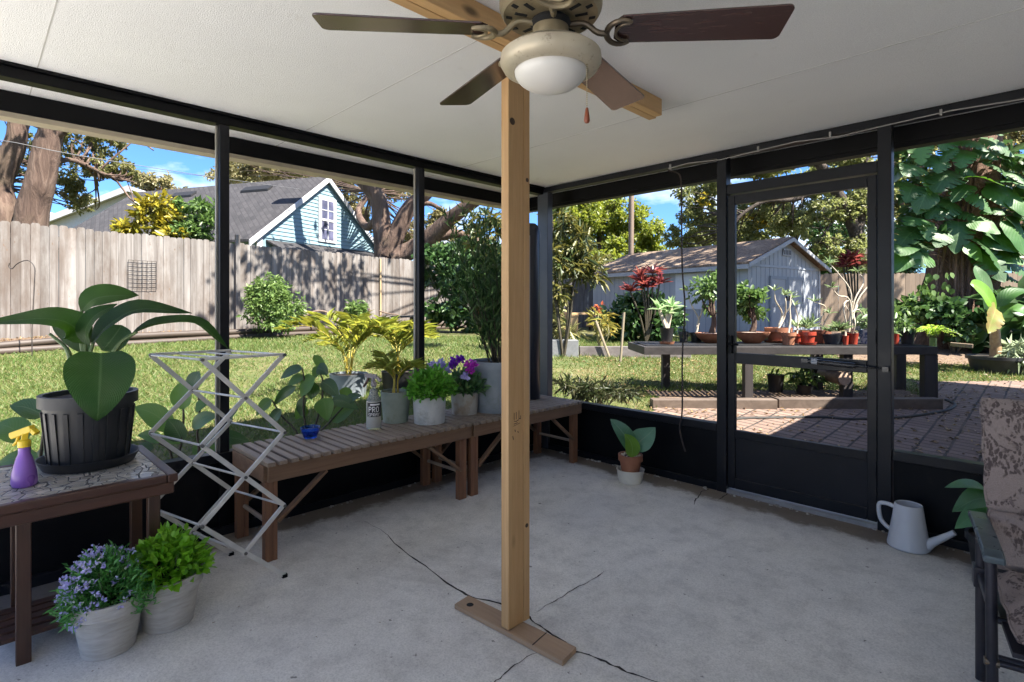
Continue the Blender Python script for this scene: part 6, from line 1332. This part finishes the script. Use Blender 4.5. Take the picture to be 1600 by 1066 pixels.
lf(m_mons, [(1548, 470), (1536, 440), (1528, 425), (1524, 415)], .12, TOW*.8+UP*.4, [8.8, 8.9, 8.95, 9], bn, fold=.2, seg=12)
shrub('grass_clump', 'silvery grass clump at the right edge beside the banana tub', GD(1592, 8.4), [BL(1592, 552, 8.4, 20, 14)], 260, .22, .015, LEAF('silver_grass', [(.25, .32, .18), (.36, .42, .28)]), nst=4)
pp = GD(1505, 9.2); tag(MB().beam(P(1485, 538, 9.2), P(1520, 541, 9.0), .12, .06).build('edging_board', m_fence_t), 'short tan edging board in front of the oak roots', 'board')
# ---- rubber plants just outside the left screen
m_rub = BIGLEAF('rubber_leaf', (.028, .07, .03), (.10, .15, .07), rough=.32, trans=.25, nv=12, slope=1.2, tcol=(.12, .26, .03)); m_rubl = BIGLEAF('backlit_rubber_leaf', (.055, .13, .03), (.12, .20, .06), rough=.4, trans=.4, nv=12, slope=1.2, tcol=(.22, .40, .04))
def broad(label, base, lst, stems, mats, Zd, name='rubber_plant'):
    o = thing(name, label, 'plant', base)
    for i, (a, bq, w) in enumerate(lst):
        rs = random.Random(i+len(label)); Zq = Zd+rs.uniform(-.08, .1); A_, B_ = P(a[0], a[1], Zq), P(bq[0], bq[1], Zq+rs.uniform(-.06, .06)); m_ = (A_+B_)*.5+UP*(A_-B_).length*.10
        MB().leaf([A_, m_, B_], w*Zd/FPX, TOW*rs.uniform(.5, 1)+UP*rs.uniform(.2, .7)+RGT*rs.uniform(-.3, .3), fold=.22, seg=10).build('leaf', mats[i % len(mats)], o, smooth=True, sharp=80)
    s_ = MB()
    for st_ in stems: s_.tube(curve([base-V((0, 0, .05))]+[P(x, y, Zd) for x, y in st_], 12), [.010-.0004*k for k in range(13)], 6)
    s_.build('stem', m_twig, o, smooth=True)
broad('dark rubber plant outside the screen behind the blue bowl', XP(485, 600, -3.78)*1.0+V((0, 0, -.9)), [((473, 576), (438, 592), 9), ((475, 588), (449, 606), 10), ((462, 605), (427, 634), 8), ((492, 590), (470, 620), 15), ((493, 598), (486, 624), 14), ((500, 573), (490, 593), 8), ((495, 575), (513, 585), 10), ((490, 555), (512, 590), 7), ((503, 596), (530, 622), 11), ((505, 622), (512, 658), 16), ((518, 625), (560, 640), 10), ((520, 660), (557, 635), 15), ((470, 650), (480, 622), 14), ((480, 636), (462, 655), 11), ((540, 630), (565, 618), 9), ((425, 625), (400, 650), 9), ((440, 640), (420, 668), 9), ((548, 622), (530, 610), 10)],
      [[(480, 690), (474, 640), (476, 600), (472, 575)], [(488, 690), (500, 640), (505, 600), (498, 578)], [(490, 695), (515, 660), (540, 632)], [(470, 690), (440, 650), (425, 625)]], [m_rub, m_rubl], 3.95)
broad('broad-leaved plant outside the screen behind the drying rack', XP(290, 640, -3.74)+V((0, 0, -.75)), [((287, 640), (280, 598), 16), ((300, 610), (312, 580), 14), ((272, 672), (210, 636), 18), ((285, 690), (262, 655), 18), ((290, 690), (238, 690), 10), ((300, 668), (340, 650), 12), ((305, 640), (325, 632), 10), ((330, 690), (390, 690), 12), ((335, 665), (365, 655), 12), ((240, 700), (205, 708), 10), ((300, 700), (345, 715), 14), ((350, 660), (372, 640), 10), ((255, 690), (215, 680), 9)],
      [[(280, 720), (284, 690), (287, 650), (284, 620)], [(310, 720), (308, 680), (312, 640), (308, 605)], [(270, 725), (262, 700), (240, 690)]], [m_rubl, m_rub], 3.35)
broad('broad-leaved plant outside the screen at the left edge', XP(30, 650, -3.8)+V((0, 0, -.6)), [((70, 650), (15, 634), 16), ((42, 690), (-6, 662), 20), ((80, 700), (45, 740), 10), ((60, 715), (-10, 730), 12), ((70, 690), (95, 640), 12)], [[(60, 730), (66, 690), (70, 650)], [(50, 735), (46, 700), (42, 690)]], [m_rub, m_rubl], 2.85)
# yellow palm in a dark pot outside
q = GD(545, 6.35); pm = thing('potted_palm', 'yellow areca palm in a grey pot on the lawn beyond the rubber plant', 'potted plant', q)
pot(pm, q, .22, .19, .27, m_greypot); palm(pm, q+V((0, 0, .25)), 10, .80, 8, .008)
q = GD(622, 6.6); pm = thing('potted_palm', 'second yellow palm, standing on the lawn behind the mossy pot', 'potted plant', q); pot(pm, q, .2, .17, .26, m_plast); palm(pm, q+V((0, 0, .24)), 9, .74, 21, .008)
q = GD(905, 5.9); 
shrub('weedy_bush', 'dark scruffy weeds at the foot of the right screen wall', GD(930, 5.6), [BL(925, 605, 5.6, 40, 14), BL(965, 612, 5.5, 30, 12), BL(890, 605, 5.8, 26, 12)], 900, .09, .010, LEAF('weed_blade', [(.025, .04, .014), (.045, .06, .022), (.09, .08, .04)]), nst=20, r=.006)
# ================================================================ pots on the plant bench
m_ceram, t, b, _ = newmat('blue_white_ceramic'); f = noise(t, 16, 4, dist=1.5); t.links.new(ramp(t, f, [(.45, (.42, .50, .56)), (.55, (.07, .13, .24))]), b.inputs['Base Color']); b.inputs['Roughness'].default_value = .2
m_navy = MAT('navy_glaze', (.018, .024, .035), (.03, .04, .055), rough=.3, scale=8); m_palest = MAT('pale_succulent_stem', (.42, .36, .27), (.55, .48, .38), rough=.7, scale=14)
m_succ = LEAF('grey_green_succulent', [(.10, .17, .07), (.18, .25, .11), (.26, .32, .15)], trans=.2); m_pachy = LEAF('pale_green_palm_leaf', [(.22, .36, .14), (.34, .48, .24), (.15, .30, .08)], trans=.3); m_gravel = MAT('pot_gravel', (.30, .24, .20), (.5, .42, .36), scale=60, rough=.9, bump=1, bscale=60, bdist=.01)
GRP = 'pots on the long plant bench'
def bpot(px, wpx, hpx, Zq, mat, label, kind, prm=(), bowl=False, sauc=None, zb=BT+.012, gr=GRP, rimmed=True):
    s = Zq/FPX; c = P(px, 480, Zq); c.z = zb; o = thing('potted_plant', label, 'potted plant', c, gr); rt_, h = wpx*s/2, hpx*s
    if sauc: saucer(o, c, rt_*1.08, .028, sauc); c = c+V((0, 0, .007))
    if bowl:
        MB().lathe([(.001, 0), (rt_*.45, 0), (rt_*.5, h*.05), (rt_*.86, h*.55), (rt_, h*.92), (rt_*1.02, h), (rt_*.95, h), (rt_*.9, h*.85)], c, 32).build('bowl', mat, o, smooth=True); MB().lathe([(rt_*.93, h*.9), (rt_*.5, h*.97), (.001, h*1.0)], c, 20).build('gravel', m_gravel, o)
    else: pot(o, c, rt_*.94, rt_*.72, h, mat, rt_*.06 if rimmed else 0, h*.28 if rimmed else 0, n=26)
    top = c+V((0, 0, h*.9)); s_ = MB(); lc = LC(); rs = random.Random(px)
    if kind == 'bonsai':
        W_, H_, n = prm; tc_ = P(px, 480, Zq); tc_.z = top.z+H_*s*.62; s_.tube(curve([top, top.lerp(tc_, .35)+RGT*.03, tc_], 8), [.045-.003*k for k in range(9)], 8)
        bl = [((tc_+RGT*rs.uniform(-.6, .6)*W_*s*.5+FWD*rs.uniform(-.2, .2)+UP*rs.uniform(-.4, .5)*H_*s*.5)[:], (W_*s*.24, W_*s*.24, H_*s*.2)) for _ in range(7)]
        for b_ in bl: s_.tube(curve([top.lerp(tc_, .5), top.lerp(V(b_[0]), .6)+UP*.04, V(b_[0])], 5), .010, 5)
        leaves(lc, bl, int(n*1.8), .062, .034, 'oval', .45, 14)
        s_.build('trunk', m_bark, o, smooth=True); lc.build('foliage', m_mid, o)
    elif kind == 'bare':
        for path, tuft in prm:
            pts = curve([top]+[P(x, y, Zq+rs.uniform(-.05, .1)) for x, y in path], 12); s_.tube(pts, [.013-.0007*k for k in range(13)], 7)
            if tuft: rosette(lc, pts[-1], tuft, .11, .028, .5)
        s_.build('stem', m_palest, o, smooth=True)
        if lc.v: lc.build('leaves', m_succ, o)
    elif kind == 'succ':
        W_, n = prm
        for _ in range(5): rosette(lc, top+RGT*rs.uniform(-.5, .5)*W_*s+FWD*rs.uniform(-.06, .06)+UP*rs.uniform(.02, .10), n//5, .15, .022, .55)
        lc.build('leaves', m_succ, o)
    elif kind == 'pachy':
        for hx, hy in prm:
            e = P(hx, hy, Zq); s_.tube(curve([top, top.lerp(e, .6), e], 6), [.03-.002*k for k in range(7)], 7); rosette(lc, e, 14, .17, .05, .35)
        s_.build('stem', m_palest, o, smooth=True); lc.build('leaves', m_pachy, o)
    elif kind == 'leafy':
        W_, H_, n, lm = prm; leaves(lc, [((top+UP*H_*s*.5)[:], (W_*s*.5, W_*s*.5, H_*s*.5))], n, .09, .035, 'oval', .4, 12)
        for k in range(7): s_.tube([top, top+UP*H_*s*rs.uniform(.5, .9)+RGT*rs.uniform(-.4, .4)*W_*s], .005, 5)
        s_.build('stem', m_stem, o); lc.build('foliage', lm, o)
    return o
bpot(1042, 22, 24, 6.75, m_plast, 'black nursery pot with whorls of pale green leaves on the left of the plant bench', 'pachy', [(1030, 484), (1050, 480), (1042, 490)], sauc=m_terra, rimmed=False)
bpot(1068, 16, 16, 7.15, m_plast, 'small empty-looking black pot beside the hanging cord', 'leafy', (8, 8, 12, m_mid))
bpot(1112, 50, 15, 7.0, m_terra, 'shallow terracotta bowl with a tall bright-leaved bonsai beside the door post', 'bonsai', (50, 92, 420), bowl=True)
bpot(1088, 22, 14, 7.2, m_plast, 'dark pot with a long leaning stem and lime leaf tuft at its tip', 'bare', [([(1092, 500), (1080, 476), (1074, 455)], 16), ([(1090, 505), (1098, 480), (1094, 448)], 14)])
bpot(1175, 52, 17, 6.95, m_terra, 'shallow terracotta bowl with a bushy dark bonsai seen through the door', 'bonsai', (52, 72, 620), bowl=True)
bpot(1216, 40, 22, 7.05, m_terra, 'wide terracotta pot with tall bare pale stems against the shed doors', 'bare', [([(1222, 490), (1212, 470), (1210, 455)], 12), ([(1226, 495), (1228, 475), (1226, 462)], 14), ([(1220, 500), (1234, 480), (1238, 466)], 10)], sauc=m_terra_dk)
bpot(1232, 22, 19, 6.6, m_terra, 'small orange terracotta pot at the bench edge with one thin stem', 'bare', [([(1235, 500), (1234, 480), (1236, 460)], 5)])
bpot(1258, 30, 18, 7.15, m_terra, 'terracotta pot with spiky succulents behind the red pot', 'succ', (26, 50))
bpot(1262, 24, 19, 6.62, m_red, 'bright red pot in a red saucer at the bench edge', 'succ', (14, 30), sauc=m_red)
bpot(1245, 18, 15, 6.9, m_red, 'dull red pot half hidden behind the bright red pot', 'bare', [([(1247, 500), (1242, 478)], 6)])
bpot(1284, 26, 20, 6.95, m_terra_dk, 'dark brown clay pot between red pot and navy dish', 'bare', [([(1282, 500), (1290, 480), (1272, 472)], 10), ([(1288, 505), (1296, 490)], 8)])
bpot(1302, 32, 15, 6.7, m_navy, 'wide navy glazed dish with a spiky succulent', 'succ', (28, 60), rimmed=False)
bpot(1321, 10, 14, 6.6, m_red, 'tiny orange-red pot beside the navy dish', 'bare', [([(1322, 510)], 4)], rimmed=False)
bpot(1332, 18, 17, 6.68, m_red, 'red clay pot left of the blue-white pot', 'bare', [([(1336, 505), (1334, 490), (1342, 484), (1352, 500)], 0), ([(1328, 470), (1310, 462), (1300, 450)], 14)], rimmed=False)
bpot(1326, 20, 16, 7.1, m_plast, 'black pot with looping pale stems behind the red clay pot', 'bare', [([(1318, 480), (1326, 470), (1340, 478), (1330, 488), (1320, 476)], 0), ([(1335, 470), (1350, 440), (1340, 425)], 14), ([(1330, 460), (1312, 430), (1296, 412)], 12), ([(1340, 470), (1362, 440), (1368, 420)], 12)])
bpot(1360, 36, 22, 6.8, m_ceram, 'blue and white ceramic pot seen through the screen door with drooping stems', 'leafy', (40, 34, 160, m_succ), rimmed=False)
bpot(1402, 24, 16, 7.2, m_ceram, 'blue and white ceramic pot right of the door', 'leafy', (24, 24, 90, m_mid), rimmed=False)
bpot(1398, 14, 16, 6.7, m_red, 'dark red pot right beside the door frame', 'leafy', (8, 8, 10, m_mid), rimmed=False)
bpot(1418, 22, 20, 6.75, m_plast, 'black nursery pot at the right end of the plant bench', 'leafy', (20, 12, 40, m_mid), rimmed=False)
# under the bench
q = GD(1212, 7.0); bpot(1212, 27, 27, 7.0, m_plast, 'black bucket-like pot standing under the plant bench', 'leafy', (10, 4, 10, m_mid), zb=q.z+.02, gr='pots under the plant bench', rimmed=False)
q = GD(1256, 6.9); bpot(1256, 28, 14, 6.9, m_plast, 'low black pot with a leafy plant under the plant bench', 'leafy', (46, 26, 170, m_mid), zb=q.z+.02, gr='pots under the plant bench', rimmed=False)
lg = MB(); q = P(1320, 592, 6.62); lg.tube([q, q+FWD*.45+V((0, 0, .01))], [.085, .09], 16)
lgo = tag(lg.build('log', MAT('log_bark', (.10, .07, .05), (.18, .13, .10), scale=16), smooth=True), 'round cut log jutting out below the plant bench', 'log')
MB().lathe([(.001, .004), (.05, .003), (.078, 0)], q-FWD*.001, 16, Matrix((RGT, UP, TOW)).transposed()).build('cut_face', MAT('cut_wood', (.36, .24, .17), (.48, .35, .26), scale=20), lgo)
